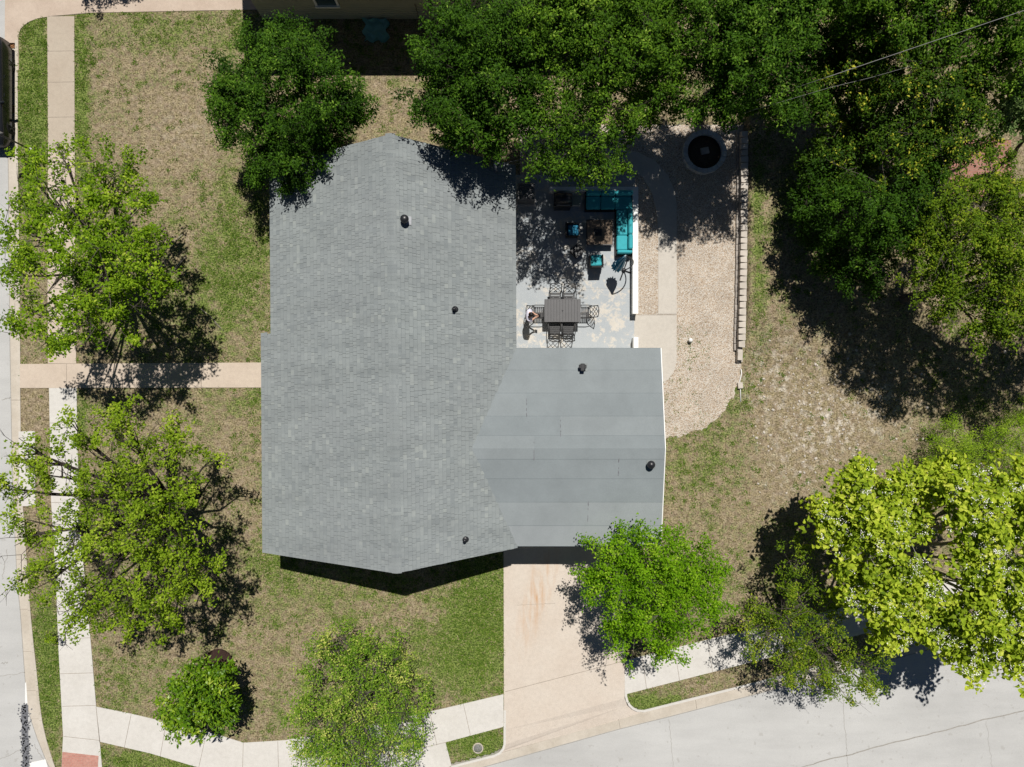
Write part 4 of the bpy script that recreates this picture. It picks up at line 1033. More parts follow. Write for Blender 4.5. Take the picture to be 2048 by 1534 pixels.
    tree('shade_tree', 'green tree in the top right corner of the photo, above the flecked tree', 'tree', (1790, 190),
         [(1900, 40, 80, 6.6), (1990, 58, 72, 6.7), (2050, 105, 72, 6.7), (1965, 140, 42, 6.0), (1790, 20, 70, 6.7), (2060, 0, 60, 6.7), (1690, 10, 50, 6.4), (1740, -60, 80, 6.9), (1850, -50, 80, 6.9), (1960, -40, 80, 6.9), (2080, 60, 60, 6.6)],
         'oak2', 'bark', dens=9, nl=82, ln=0.13, asp=.45, rc=0.25, trunk=.22, seed=59, group=G_, zbase=.3, grow=1.1, spread=0.85, flat=0.95)
    tree('pale_tree', 'small pale sage-leaved tree at the right edge above the red brick paving', 'tree', (2014, 318),
         [(2030, 200, 34, 4.8), (2012, 240, 24, 4.6), (2045, 165, 26, 5.0), (2050, 250, 24, 4.6)],
         'pale', 'bark_dark', dens=14, nl=26, ln=.18, asp=.7, rc=.2, trunk=.08, seed=60, zbase=.3, heart=True)
    tree('bush', 'low soft lime-green bush at the right edge above the blossom tree', 'bush', (1965, 895),
         [(1895, 878, 42, 1.2), (1960, 900, 42, 1.3), (2020, 885, 52, 1.7), (2045, 830, 34, 1.5), (2045, 945, 40, 1.4), (1870, 925, 24, .8)],
         'lime', 'bark', dens=20, nl=70, ln=.075, asp=.28, rc=.24, trunk=.05, seed=61, zfork=.3)
    tree('drive_side_tree', 'tree beyond the top edge whose leafy shadow falls on the tan drive', 'tree', (215, -95),
         [(105, -222, 40, 4.0), (150, -232, 36, 4.0), (70, -212, 22, 3.8)], 'spring', 'bark', dens=9, nl=40, ln=.12, rc=.18, trunk=.14, seed=63)
    tree('sapling', 'tiny lime-green sapling on the west verge', 'sapling', (101, 1278), [(98, 1276, 11, .8), (92, 1268, 7, .7)], 'spring2', 'bark', dens=40, nl=14, ln=.09, rc=.10, trunk=.012, seed=62, zfork=.4)
trees()

# ------------------------------------------------------------------ patio wall, planter ring, block wall
def patio():
    zt = .55
    t = thing('patio_wall', 'low white rendered wall round two sides of the patio, behind the teal sofa', 'wall', G(1270, 480))
    xo = G(1276, 0, zt)[0]; xi = G(1266.5, 0, zt)[0]; yt = G(0, 374, zt)[1]; yb = G(0, 629, 0)[1]; yi = G(0, 380, zt)[1]; xl = G(1100, 0, zt)[0]
    m = MB(); m.prism([(xi, yb), (xo, yb), (xo, yt), (xl, yt), (xl, yi), (xi, yi)], 0, zt - .05); m.build('wall', M['white'], t)
    m = MB(); m.prism([(xi - .025, yb - .02), (xo + .012, yb - .02), (xo + .012, yt + .012), (xl - .02, yt + .012), (xl - .02, yi - .025), (xi - .025, yi - .025)], zt - .05, zt); m.build('coping', M['white'], t)
    t = thing('patio_wall_stub', 'short white stub of wall by the patio opening next to the garage roof', 'wall', G(1272, 686))
    x0, y0, _ = G(1267, 674, zt); x1, y1, _ = G(1277, 705, zt)
    m = MB(); m.box(((x0 + x1) / 2, (y0 + y1) / 2, .25), (x1 - x0 - .03, y0 - y1 - .03, .5)); m.build('wall', M['white'], t)
    m = MB(); m.box(((x0 + x1) / 2, (y0 + y1) / 2, .525), (x1 - x0, y0 - y1, .05), bev=.01); m.build('coping', M['white'], t)
    # stone ring
    c = Vector(G(1406, 307)); n = 22
    t = thing('stone_planter', 'round planter ring of grey blocks on the shaded gravel', 'planter', c)
    rd = random.Random(2)
    for k in range(n):
        a0 = 2 * math.pi * (k + .03) / n; a1 = 2 * math.pi * (k + .97) / n; h = .30 + rd.uniform(-.008, .008)
        r0, r1 = .755, .955 + rd.uniform(-.01, .01)
        q = []
        for (rr_, aa) in ((r0, a0), (r1, a0), (r1, (a0 + a1) / 2), (r1, a1), (r0, a1), (r0, (a0 + a1) / 2)): q.append((c.x + rr_ * math.cos(aa), c.y + rr_ * math.sin(aa)))
        m = MB(); m.prism(q, 0, h); m.build('block', M['ring'], t)
    m = MB(); m.lathe(c, [(.765, .01), (.755, .12), (.4, .15), (.01, .17)], 26)
    for k in range(160):
        a = rd.uniform(0, 6.28); q = .68 * math.sqrt(rd.random()); m.box((c.x + q * math.cos(a), c.y + q * math.sin(a), .15), (.07, .04, .03), rd.uniform(0, 3))
    m.build('soil', M['soil'], t)
    m = MB(); m.box((c.x + .02, c.y + .05, .20), (.36, .28, .12), .2, bev=.015); m.build('stepping_block', M['stone_dark'], t)
    # block wall holding the raised lawn: two courses stepping back and a row of cap stones
    t = thing('block_wall', 'long dry-laid wall of pale blocks holding up the east lawn', 'wall', G(1485, 500))
    def wx(py, z): return G(1487 - (py - 330) * .018 + (3.0 * math.sin((py - 250) / 190)), py, z)
    for ci, (z0, z1, dx, wd) in enumerate([(-.05, .14, -.17, .26), (.145, .29, -.085, .24)]):
        m = MB(); py = 258 + ci * 6
        while py < 700:
            ln = 13.4 + rd.uniform(-1.2, 1.2)
            x, y, _ = wx(py + ln / 2, .2)
            m.box((x + dx, y, (z0 + z1) / 2), (wd + rd.uniform(-.02, .02), ln / S * .955, z1 - z0), rd.uniform(-.05, .05), bev=.012)
            py += ln
        m.build('block_course', M['stone_dark'], t)
    py = 262; k = 0
    while py < 692:
        ln = 12.9 + rd.uniform(-1.5, 1.5)
        x, y, _ = wx(py + ln / 2, .4)
        m = MB(); hl = ln / S * .46; hw = .145 + rd.uniform(-.012, .012); tp = hl * .80; a = rd.uniform(-.07, .07)
        q = [(-hw, -tp), (hw * .55, -hl), (hw, -hl), (hw, hl), (hw * .55, hl), (-hw, tp)]
        q = [(x + .01 + u * math.cos(a) - v * math.sin(a), y + u * math.sin(a) + v * math.cos(a)) for u, v in q]
        m.prism(q, .295, .445 + rd.uniform(-.006, .006)); m.build('cap_stone', M['stone'], t)
        py += ln
    for (px, py, z, rz, lab) in ((1479, 700, .1, .03, 'loose pale block lying across another at the south end of the block wall'),):
        t = thing('loose_blocks', 'pair of pale loose blocks stacked askew at the south end of the block wall', 'blocks', G(1480, 712))
        x, y, _ = G(1478.5, 714, .1); m = MB(); m.box((x, y, .08), (.26, .46, .16), .05, bev=.012); m.build('lower_block', M['stone'], t)
        x, y, _ = G(1480.5, 710, .3); m = MB(); m.box((x, y, .24), (.22, .46, .15), -.03, bev=.012); m.build('upper_block', M['stone'], t)
    x, y, _ = G(1479, 771)
    t = thing('drain_pipe', 'thin white drain pipe under a square block, south of the block wall', 'pipe', (x, y, 0))
    m = MB(); m.tube([(x + .06, y + .72, .05), (x + .07, y + .5, .06), (x - .01, y + .2, .05), (x + .02, y - .1, .05), (x + .04, y - .72, .04)], .022, 8); m.build('pipe', M['white'], t)
    m = MB(); m.box((x, y, .07), (.22, .27, .15), .1, bev=.012); m.build('block', M['stone'], t)
    t = thing('ball_light', 'small white globe standing on the gravel beside the garden slab', 'lamp', G(1379, 681))
    m = MB(); m.lathe(G(1379, 681), [(.01, .08), (.07, .10), (.10, .17), (.085, .24), (.04, .285), (.005, .29)], 16); m.build('globe', M['white'], t)
    m = MB(); m.lathe(G(1379, 681), [(.05, 0), (.05, .09)], 10); m.build('base', M['black_metal'], t)
    c = Vector(G(956, 1496))
    t = thing('utility_cover', 'round grey iron cover set in the verge between pavement and kerb', 'cover', c)
    m = MB(); m.lathe(c, [(.24, 0), (.24, .035), (.19, .037), (.188, .028)], 28); m.build('rim', M['kerb'], t)
    m = MB(); m.lathe(c, [(.186, 0), (.186, .034), (.01, .036)], 28)
    for k in range(-3, 4): m.box((c.x + k * .05, c.y, .038), (.014, .30 - abs(k) * .05, .008))
    m.build('lid', M['castiron'], t)
patio()

# ------------------------------------------------------------------ patio furniture
ZP = .04
def chair_proto(loc, rz, label):
    t = thing('dining_chair', label, 'chair', loc, 'dark metal chairs round the slatted table', rz)
    B = M['bronze']
    m = MB()
    for k in range(6): m.box((0, -.20 + .085 * k, .425), (.43, .058, .016))
    m.tube([(-.225, -.24, .42), (-.225, .25, .42)], .018, 6); m.tube([(.225, -.24, .42), (.225, .25, .42)], .018, 6)
    m.tube([(-.225, .25, .42), (.225, .25, .42)], .018, 6); m.tube([(-.225, -.24, .42), (.225, -.24, .42)], .018, 6)
    m.build('seat', B, t, True)
    m = MB()
    def bk(u, v): return (u * .245 * (1 + .04 * v), -.25 - .33 * v - .02 * (1 - u * u) * v, .44 + .47 * v)
    m.tube([bk(-1, 0), bk(-1, .5), bk(-.95, 1), bk(-.5, 1.04), bk(0, 1.06), bk(.5, 1.04), bk(.95, 1), bk(1, .5), bk(1, 0)], .018, 6)
    m.tube([bk(-1, .12), bk(1, .12)], .014, 5)
    for s_ in (-1, 1):
        for (a, b) in (((-1, .15), (1, .98)), ((-1, .45), (.28, 1.03)), ((-.3, .13), (1, .68)), ((-.28, .13), (-.05, .13))):
            pts = [bk(s_ * (a[0] + (b[0] - a[0]) * i / 4), a[1] + (b[1] - a[1]) * i / 4 + .05 * math.sin(math.pi * i / 4)) for i in range(5)]
            m.tube(pts, .012, 5)
    m.build('backrest', B, t, True)
    for s_ in (-1, 1):
        m = MB(); m.tube([(s_ * .26, -.37, .64), (s_ * .285, -.2, .655), (s_ * .285, .12, .65), (s_ * .27, .25, .61), (s_ * .25, .24, .43)], [.014, .02, .02, .016, .013], 6); m.build('armrest', B, t, True)
        m = MB(); m.tube([(s_ * .235, .24, .43), (s_ * .245, .26, .2), (s_ * .255, .27, 0)], [.015, .014, .017], 6); m.build('leg', B, t, True)
        m = MB(); m.tube([(s_ * .235, -.24, .43), (s_ * .245, -.29, .2), (s_ * .25, -.36, 0)], [.015, .014, .017], 6); m.build('leg', B, t, True)
    return t
def dining():
    tx, ty = 2.19, 3.16
    t = thing('dining_table', 'rectangular dark grey slatted dining table with an umbrella hole, on the patio', 'table', (tx, ty, ZP))
    m = MB()
    for k in range(12): m.box((tx - .70 + .1275 * k, ty, .735 + ZP), (.112, .94, .018), bev=.004)
    for s_ in (-1, 1): m.box((tx, ty + s_ * .478, .73 + ZP), (1.56, .03, .03)); m.box((tx + s_ * .772, ty, .73 + ZP), (.03, .93, .03))
    m.box((tx, ty, .716 + ZP), (1.50, .92, .012))
    m.build('tabletop', M['table_slat'], t)
    m = MB(); m.lathe((tx, ty, .73 + ZP), [(.028, 0), (.03, .018), (.012, .02)], 12); m.build('umbrella_ring', M['black_metal'], t)
    for sx in (-1, 1):
        for sy in (-1, 1):
            m = MB(); m.tube([(tx + sx * .70, ty + sy * .40, .71 + ZP), (tx + sx * .72, ty + sy * .42, ZP)], .028, 8); m.build('leg', M['table_slat'], t)
    p = chair_proto((1.87, 2.42, ZP), 0, 'dark lattice-backed chair on the south side of the slatted table, nearer the house')
    gn = 'dark metal chairs round the slatted table'
    dup(p, (2.46, 2.42, ZP), 0, 'dark lattice-backed chair on the south side of the slatted table, farther from the house', gn)
    dup(p, (1.90, 3.70, ZP), math.pi, 'dark chair half in shade north of the slatted table, nearer the house', gn)
    dup(p, (2.50, 3.70, ZP), math.pi, 'dark chair half in shade north of the slatted table, farther from the house', gn)
    dup(p, (1.22, 3.12, ZP), -math.pi / 2, 'dark chair at the house end of the slatted table, beside the person', gn)
    dup(p, (3.12, 3.12, ZP), math.pi / 2, 'dark chair at the end of the slatted table nearest the white patio wall', gn)
dining()

def cushion(m, c, d, bev=.04, mi=0): m.box(c, d, 0, mi, None, bev)
def sofa():
    zs = .46
    x1 = G(1264.5, 0, zs)[0]; xin = G(1233.5, 0, zs)[0]; y1 = G(0, 383, zs)[1]; yin = G(0, 418, zs)[1]; x0 = G(1172, 0, zs)[0]; y0 = G(0, 508, zs)[1]
    t = thing('sectional_sofa', 'L-shaped teal cushioned wicker sofa in the corner of the white patio wall', 'sofa', ((x0 + x1) / 2, (y0 + y1) / 2, ZP))
    m = MB(); m.prism([(x0 - .02, yin - .03), (xin - .03, yin - .03), (xin - .03, y0 - .05), (x1 + .02, y0 - .05), (x1 + .02, y1 + .02), (x0 - .02, y1 + .02)], ZP, .30)
    m.build('base', M['wicker'], t)
    bt = .20
    ws = (x1 - x0)
    xs = [x0, x0 + ws * .315, x0 + ws * .63, x1]
    for a, b in zip(xs[:-1], xs[1:]):
        m = MB(); cushion(m, ((a + b) / 2, (y1 - bt + yin) / 2, .385), (b - a - .012, y1 - bt - yin, .165)); m.build('seat_cushion', M['teal'], t)
        m = MB(); cushion(m, ((a + b) / 2, y1 - bt / 2, .52), (b - a - .012, bt - .01, .42), .05); m.build('back_cushion', M['teal'], t)
    ya = y0 + .17
    ys = [yin, yin + (ya - yin) * .64, ya]
    for a, b in zip(ys[:-1], ys[1:]):
        m = MB(); cushion(m, ((xin + x1 - bt) / 2, (a + b) / 2, .385), (x1 - bt - xin, abs(a - b) - .012, .165)); m.build('seat_cushion', M['teal'], t)
        m = MB(); cushion(m, (x1 - bt / 2, (a + b) / 2, .52), (bt - .01, abs(a - b) - .012, .42), .05); m.build('back_cushion', M['teal'], t)
    m = MB(); cushion(m, ((xin + x1) / 2, y0 + .08, .48), (x1 - xin - .02, .14, .30), .04); m.build('armrest', M['teal'], t)
sofa()
def armchair(px, py, rz, label, deep):
    c = Vector(G(px, py, .4)); c.z = ZP
    t = thing('wicker_armchair', label, 'chair', c, None, rz)
    m = MB(); m.box((0, 0, .19), (.54, .54, .26), bev=.02)
    for sx in (-1, 1):
        for sy in (-1, 1): m.box((sx * .23, sy * .23, .04), (.05, .05, .08))
    m.build('base', M['wicker'], t, True)
    m = MB(); m.add([(-.27, -.22, .3), (.27, -.22, .3), (.25, -.30, .90), (-.25, -.30, .90), (-.27, -.28, .06), (.27, -.28, .06), (.25, -.35, .89), (-.25, -.35, .89)],
                    [(0, 1, 2, 3), (5, 4, 7, 6), (3, 2, 6, 7), (4, 0, 3, 7), (1, 5, 6, 2), (0, 4, 5, 1)]); m.build('backrest', M['wicker'], t, True)
    for s_ in (-1, 1):
        m = MB(); m.box((s_ * .275, .0, .42), (.05, .50, .30), bev=.015); m.build('armrest', M['wicker'], t, True)
    m = MB(); cushion(m, (0, .02, .40), (.48, .48, .15), .04); m.build('seat_cushion', M['tealdeep'] if deep else M['teal'], t, True)
armchair(1192, 522, 0.03, 'wicker armchair with a bright teal cushion, between the fire table and the dining table', False)
armchair(1145, 461, -math.pi / 2, 'wicker armchair with a blue cushion in the tree shade, left of the fire table', True)
def firetable():
    c = Vector(G(1199, 465, .4)); c.z = ZP
    t = thing('fire_table', 'square brown-grey low fire table with a dark burner box, inside the corner sofa', 'table', c)
    m = MB(); m.box((c.x, c.y, .37 + ZP), (1.12, 1.06, .05), bev=.012); m.build('tabletop', M['wood'], t)
    m = MB()
    for s_ in (-1, 1): m.box((c.x + s_ * .572, c.y, .36 + ZP), (.025, 1.10, .08)); m.box((c.x, c.y + s_ * .542, .36 + ZP), (1.118, .025, .08))
    m.build('frame', M['black_metal'], t)
    m = MB(); m.box((c.x, c.y, .17 + ZP), (.8, .76, .33)); m.build('base', M['wicker'], t)
    m = MB(); m.box((c.x - .08, c.y, .405 + ZP), (.34, .32, .03), bev=.006); m.lathe((c.x - .08, c.y, .41 + ZP), [(.09, 0), (.11, .05), (.10, .055), (.07, .02)], 14); m.build('burner', M['black_metal'], t)
    c = Vector(G(1154, 502, .4)); c.z = ZP
    t = thing('side_table', 'black cube side table turned at an angle on the shaded patio', 'table', c, None, .72)
    m = MB(); m.box((0, 0, .21), (.42, .42, .40), bev=.012); m.build('base', M['wicker'], t, True)
    m = MB(); m.box((0, 0, .428), (.47, .47, .03), bev=.008); m.build('tabletop', M['black_metal'], t, True)
    # grill
    c = Vector(G(1126, 400, .8)); c.z = ZP
    t = thing('barbecue_grill', 'black gas grill with a grey side shelf, standing left of the sofa', 'grill', c)
    m = MB(); m.box((c.x, c.y, .42), (.72, .55, .72), bev=.02); m.build('cabinet', M['black_metal'], t)
    m = MB(); m.box((c.x, c.y, .80), (.78, .60, .06), bev=.015); m.tube([(c.x - .36, c.y + .02, .93), (c.x + .36, c.y + .02, .93)], .24, 16); m.build('lid', M['black_metal'], t)
    m = MB(); m.tube([(c.x - .3, c.y - .26, .95), (c.x + .3, c.y - .26, .95)], .016, 8); m.build('handle', M['grey_metal'], t)
    m = MB(); m.box((c.x + .60, c.y - .03, .81), (.38, .46, .035), bev=.01); m.build('side_shelf', M['grey_metal'], t)
    for sx in (-.3, .3):
        m = MB(); m.lathe((c.x + sx, c.y - .2, .075), [(.035, -.02), (.035, .02)], 10, 0, (1, 0, 0)); m.build('wheel', M['rubber'], t)
    # condenser by the house wall
    c = Vector(G(1052, 388, .4)); c.z = 0
    t = thing('air_conditioner', 'dark boxed air conditioner in deep shade between the house wall and the grill', 'air conditioner', c)
    m = MB(); m.box((c.x, c.y, .42), (.74, .74, .72), bev=.03); m.build('body', M['charcoal'], t)
    m = MB()
    for q in (.10, .18, .26, .33): m.tube([(c.x + q * math.cos(a * math.pi / 10), c.y + q * math.sin(a * math.pi / 10), .80) for a in range(21)], .007, 4)
    for a in range(4): m.tube([(c.x + .33 * math.cos(a * math.pi / 4), c.y + .33 * math.sin(a * math.pi / 4), .79), (c.x - .33 * math.cos(a * math.pi / 4), c.y - .33 * math.sin(a * math.pi / 4), .79)], .007, 4)
    m.build('fan_guard', M['grey_metal'], t)
    m = MB(); m.box((c.x, c.y, .045), (.9, .9, .05)); m.build('pad', M['walk'], t)
    m = MB(); yy = G(0, 402, .5)[1]
    m.tube([(c.x - .38, yy, .62), (c.x + .35, yy, .62), (c.x + .52, yy - .05, .60), (c.x + .56, yy - .1, .3), (c.x + .56, yy - .1, .04)], .018, 8)
    t = thing('hand_rail', 'short pale metal rail beside the air conditioner at the house wall', 'rail', (c.x, yy, ZP))
    m.tube([(c.x - .3, yy, .62), (c.x - .3, yy, .04)], .018, 8); m.build('rail', M['grey_metal'], t)
firetable()
def umbrella():
    b = Vector(G(1247, 541)); b.z = ZP; hub = Vector(G(1251, 513, 2.4))
    t = thing('cantilever_umbrella', 'closed teal and pale striped patio umbrella on a curved dark mast by the white wall', 'umbrella', b)
    m = MB()
    for a in (-.35, 1.22): m.tube([b + Vector((math.cos(a) * .46, math.sin(a) * .46, .03)), b - Vector((math.cos(a) * .46, math.sin(a) * .46, -.03))], .03, 6)
    m.lathe(b, [(.09, 0), (.09, .1), (.045, .14)], 12); m.build('base', M['black_metal'], t)
    e = b + Vector((.22, .28, 1.5))
    pts = []
    for i in range(13):
        u = i / 12; p = (1 - u) ** 3 * b + 3 * (1 - u) ** 2 * u * (b + Vector((.34, -.02, .9))) + 3 * (1 - u) * u * u * (hub + Vector((.50, -.05, -.25))) + u ** 3 * (hub + Vector((0, 0, .08)))
        pts.append(p + Vector((0, 0, .05)))
    m = MB(); m.tube(pts, .026, 8); m.build('mast', M['bronze'], t)
    m = MB(); V = []; nseg = 24
    tip = hub + Vector((-.16, -.22, -1.55))
    prof = [(0, .03), (.06, .07), (.25, .10), (.5, .15), (.72, .19), (.88, .205), (.95, .17), (1.0, .08)]
    for (u, r) in prof:
        c = hub.lerp(tip, u)
        for k in range(nseg):
            a = 2 * math.pi * k / nseg; q = r * (1 + (.26 if k % 2 else -.22) * min(1, u * 3)) 
            V.append(c + Vector((math.cos(a) * q, math.sin(a) * q, .05 * math.sin(k * 2.1) * u)))
    for i in range(len(prof) - 1):
        for k in range(nseg):
            k2 = (k + 1) % nseg
            m.add([V[i * nseg + k], V[(i + 1) * nseg + k], V[(i + 1) * nseg + k2], V[i * nseg + k2]], [(0, 1, 2, 3)], 1 if k % 4 == 0 else 0)
    m.build('canopy', [M['tealdeep'], M['palestripe']], t)
    m = MB(); m.lathe(hub, [(.05, -.04), (.06, .03), (.03, .09), (.01, .1)], 12); m.build('hub', M['palestripe'], t)
    m = MB(); c = hub.lerp(tip, .6); m.tube([c + Vector((.19 * math.cos(a * .42), .19 * math.sin(a * .42), .01 * math.sin(a))) for a in range(16)], .009, 5); m.build('strap', M['palestripe'], t)
umbrella()

# ------------------------------------------------------------------ the person at the table
def skin_obj(name, pts, edges, rad, mat, parent, root=0, sub=2):
    me = bpy.data.meshes.new(name); off = wloc(parent)
    me.from_pydata([tuple(Vector(p) - off) for p in pts], edges, []); me.materials.append(mat)
    o = bpy.data.objects.new(name, me); C.objects.link(o); o.parent = parent
    md = o.modifiers.new('skin', 'SKIN'); md.use_smooth_shade = True
    for i, r in enumerate(rad):
        sv = me.skin_vertices[0].data[i]; sv.radius = (r, r) if not hasattr(r, '__len__') else r; sv.use_root = (i == root)
    md2 = o.modifiers.new('smooth', 'SUBSURF'); md2.levels = sub; md2.render_levels = sub
    return o
def person():
    # local frame: facing +x (east); left hand side is +y
    bx, by, _ = G(1056, 637)
    t = thing('person', 'person in pale lavender shirt and dark jeans looking at a phone beside the table', 'person', (bx, by, ZP))
    def W(x, y, z): return (bx + x, by + y, z + ZP)
    # skeleton: pelvis, spine, neck, head, arms, legs
    J = []; E = []; Rr = []
    def j(p, r, par=None):
        J.append(W(*p)); Rr.append(r * 1.22); i = len(J) - 1
        if par is not None: E.append((par, i))
        return i
    pel = j((0, 0, .95), .125); wa = j((.0, 0, 1.08), .115, pel); ch = j((.02, 0, 1.27), (.135), wa); ub = j((.03, 0, 1.42), .09, ch); nk = j((.055, 0, 1.51), .05, ub); hd0 = j((.10, 0, 1.58), .075, nk); hd1 = j((.125, 0, 1.66), .088, hd0); hd2 = j((.12, 0, 1.735), .062, hd1)
    for s_ in (1, -1):
        sh = j((.03, s_ * .17, 1.41), .062, ub); el = j((.06, s_ * .235, 1.13), .045, sh); wr = j((.27, s_ * .075, 1.12), .029, el)
        pm = j((.335, s_ * .045, 1.135), .034, wr); kn = j((.375, s_ * .035, 1.15), .030, pm)
        hp = j((0, s_ * .09, .88), .095, pel); kn_ = j((.02 * s_, s_ * .10, .50), .062, hp); an = j((-.02 + .03 * s_, s_ * .10, .09), .042, kn_); to = j((.10 + .03 * s_, s_ * .115, .045), .038, an)
    skin_obj('body', J, E, Rr, M['skin'], t, 0)
    # fingers closed round the phone
    for s_ in (1, -1):
        for q in range(4):
            y0 = s_ * (.045 - .004 * q); z = 1.165 - .021 * q; ln = (.9, 1.0, .95, .75)[q]
            skin_obj('finger', [W(.365, y0, z), W(.365 + .032 * ln, y0 - s_ * .004, z + .008), W(.365 + .052 * ln, y0 - s_ * .022, z + .010), W(.365 + .056 * ln, y0 - s_ * .042, z + .008)], [(0, 1), (1, 2), (2, 3)], [.0095, .009, .0085, .007], M['skin'], t, 0, 1)
        skin_obj('thumb', [W(.33, s_ * .035, 1.155), W(.352, s_ * .018, 1.185), W(.385, s_ * .010, 1.196)], [(0, 1), (1, 2)], [.012, .0105, .008], M['skin'], t, 0, 1)
    m = MB(); m.box(W(.455, 0, 1.15), (.12, .15, .012), 0, 0, Matrix.Rotation(-.5, 3, 'Y'), .004)
    o = m.build('phone', M['phone']); tag(o, 'black phone held in both hands by the person at the patio table', 'phone')
    # clothes
    J, E, Rr = [], [], []
    wa = j((0, 0, .96), (.15)); c1 = j((0, 0, 1.12), .138, wa); c2 = j((.02, 0, 1.28), .155, c1); c3 = j((.03, 0, 1.42), .105, c2); c4 = j((.045, 0, 1.485), .066, c3)
    for s_ in (1, -1):
        sh = j((.03, s_ * .18, 1.41), .085, c3); el = j((.055, s_ * .24, 1.14), .068, sh); fo = j((.16, s_ * .15, 1.12), .052, el)
    skin_obj('shirt', J, E, Rr, M['shirt'], t, 0)
    J, E, Rr = [], [], []
    pl = j((0, 0, 1.0), .140)
    p2 = j((0, 0, .93), .140, pl)
    for s_ in (1, -1):
        hp = j((0, s_ * .09, .84), .108, p2); k1 = j((.02 * s_, s_ * .10, .50), .077, hp); a1 = j((-.02 + .03 * s_, s_ * .10, .12), .064, k1)
    skin_obj('jeans', J, E, Rr, M['denim'], t, 0)
    m = MB(); V = []; nr, na = 7, 18
    for i in range(nr):
        u = i / (nr - 1)
        for k in range(na):
            an = 2 * math.pi * k / na; back = .5 - .5 * math.cos(an)      # the hair comes lower at the back than over the brow
            th = u * (1.25 + .75 * back); q = .112 * (1 + .05 * math.sin(5 * an) * u)
            V.append(W(.095 + q * 1.08 * math.sin(th) * math.cos(an), q * .92 * math.sin(th) * math.sin(an), 1.668 + q * 1.05 * math.cos(th)))
    m.add(V, [(i * na + k, i * na + (k + 1) % na, (i + 1) * na + (k + 1) % na, (i + 1) * na + k)[::-1] for i in range(nr - 1) for k in range(na)], 0, True)
    m.build('hair', M['hair'], t)
    m = MB()
    for s_ in (1, -1):
        m.lathe(W(.20, s_ * .032, 1.655), [(.004, -.01), (.013, 0), (.004, .01)], 8, 0, (1, 0, 0))
    m.build('eye', M['phone'], t)
    m = MB(); m.add([W(.195, -.016, 1.60), W(.195, .016, 1.60), W(.232, 0, 1.605), W(.205, 0, 1.65)], [(0, 2, 1), (0, 3, 2), (1, 2, 3), (0, 1, 3)], 0, True); m.build('nose', M['skin'], t)
    m = MB(); m.box(W(.19, 0, 1.572), (.02, .045, .008), bev=.003); m.build('mouth', M['tactile'], t)
    for s_ in (1, -1):
        m = MB(); m.lathe(W(.10, s_ * .088, 1.635), [(.005, -.012), (.024, -.006), (.026, .004), (.01, .012)], 10, 0, (0, s_, 0)); m.build('ear', M['skin'], t)
        x, y, z = W(.045 + .03 * s_, s_ * .108, .04)
        m = MB(); m.box((x, y, z + .005), (.27, .095, .08), 0, bev=.03); m.build('shoe', M['rubber'], t)
person()

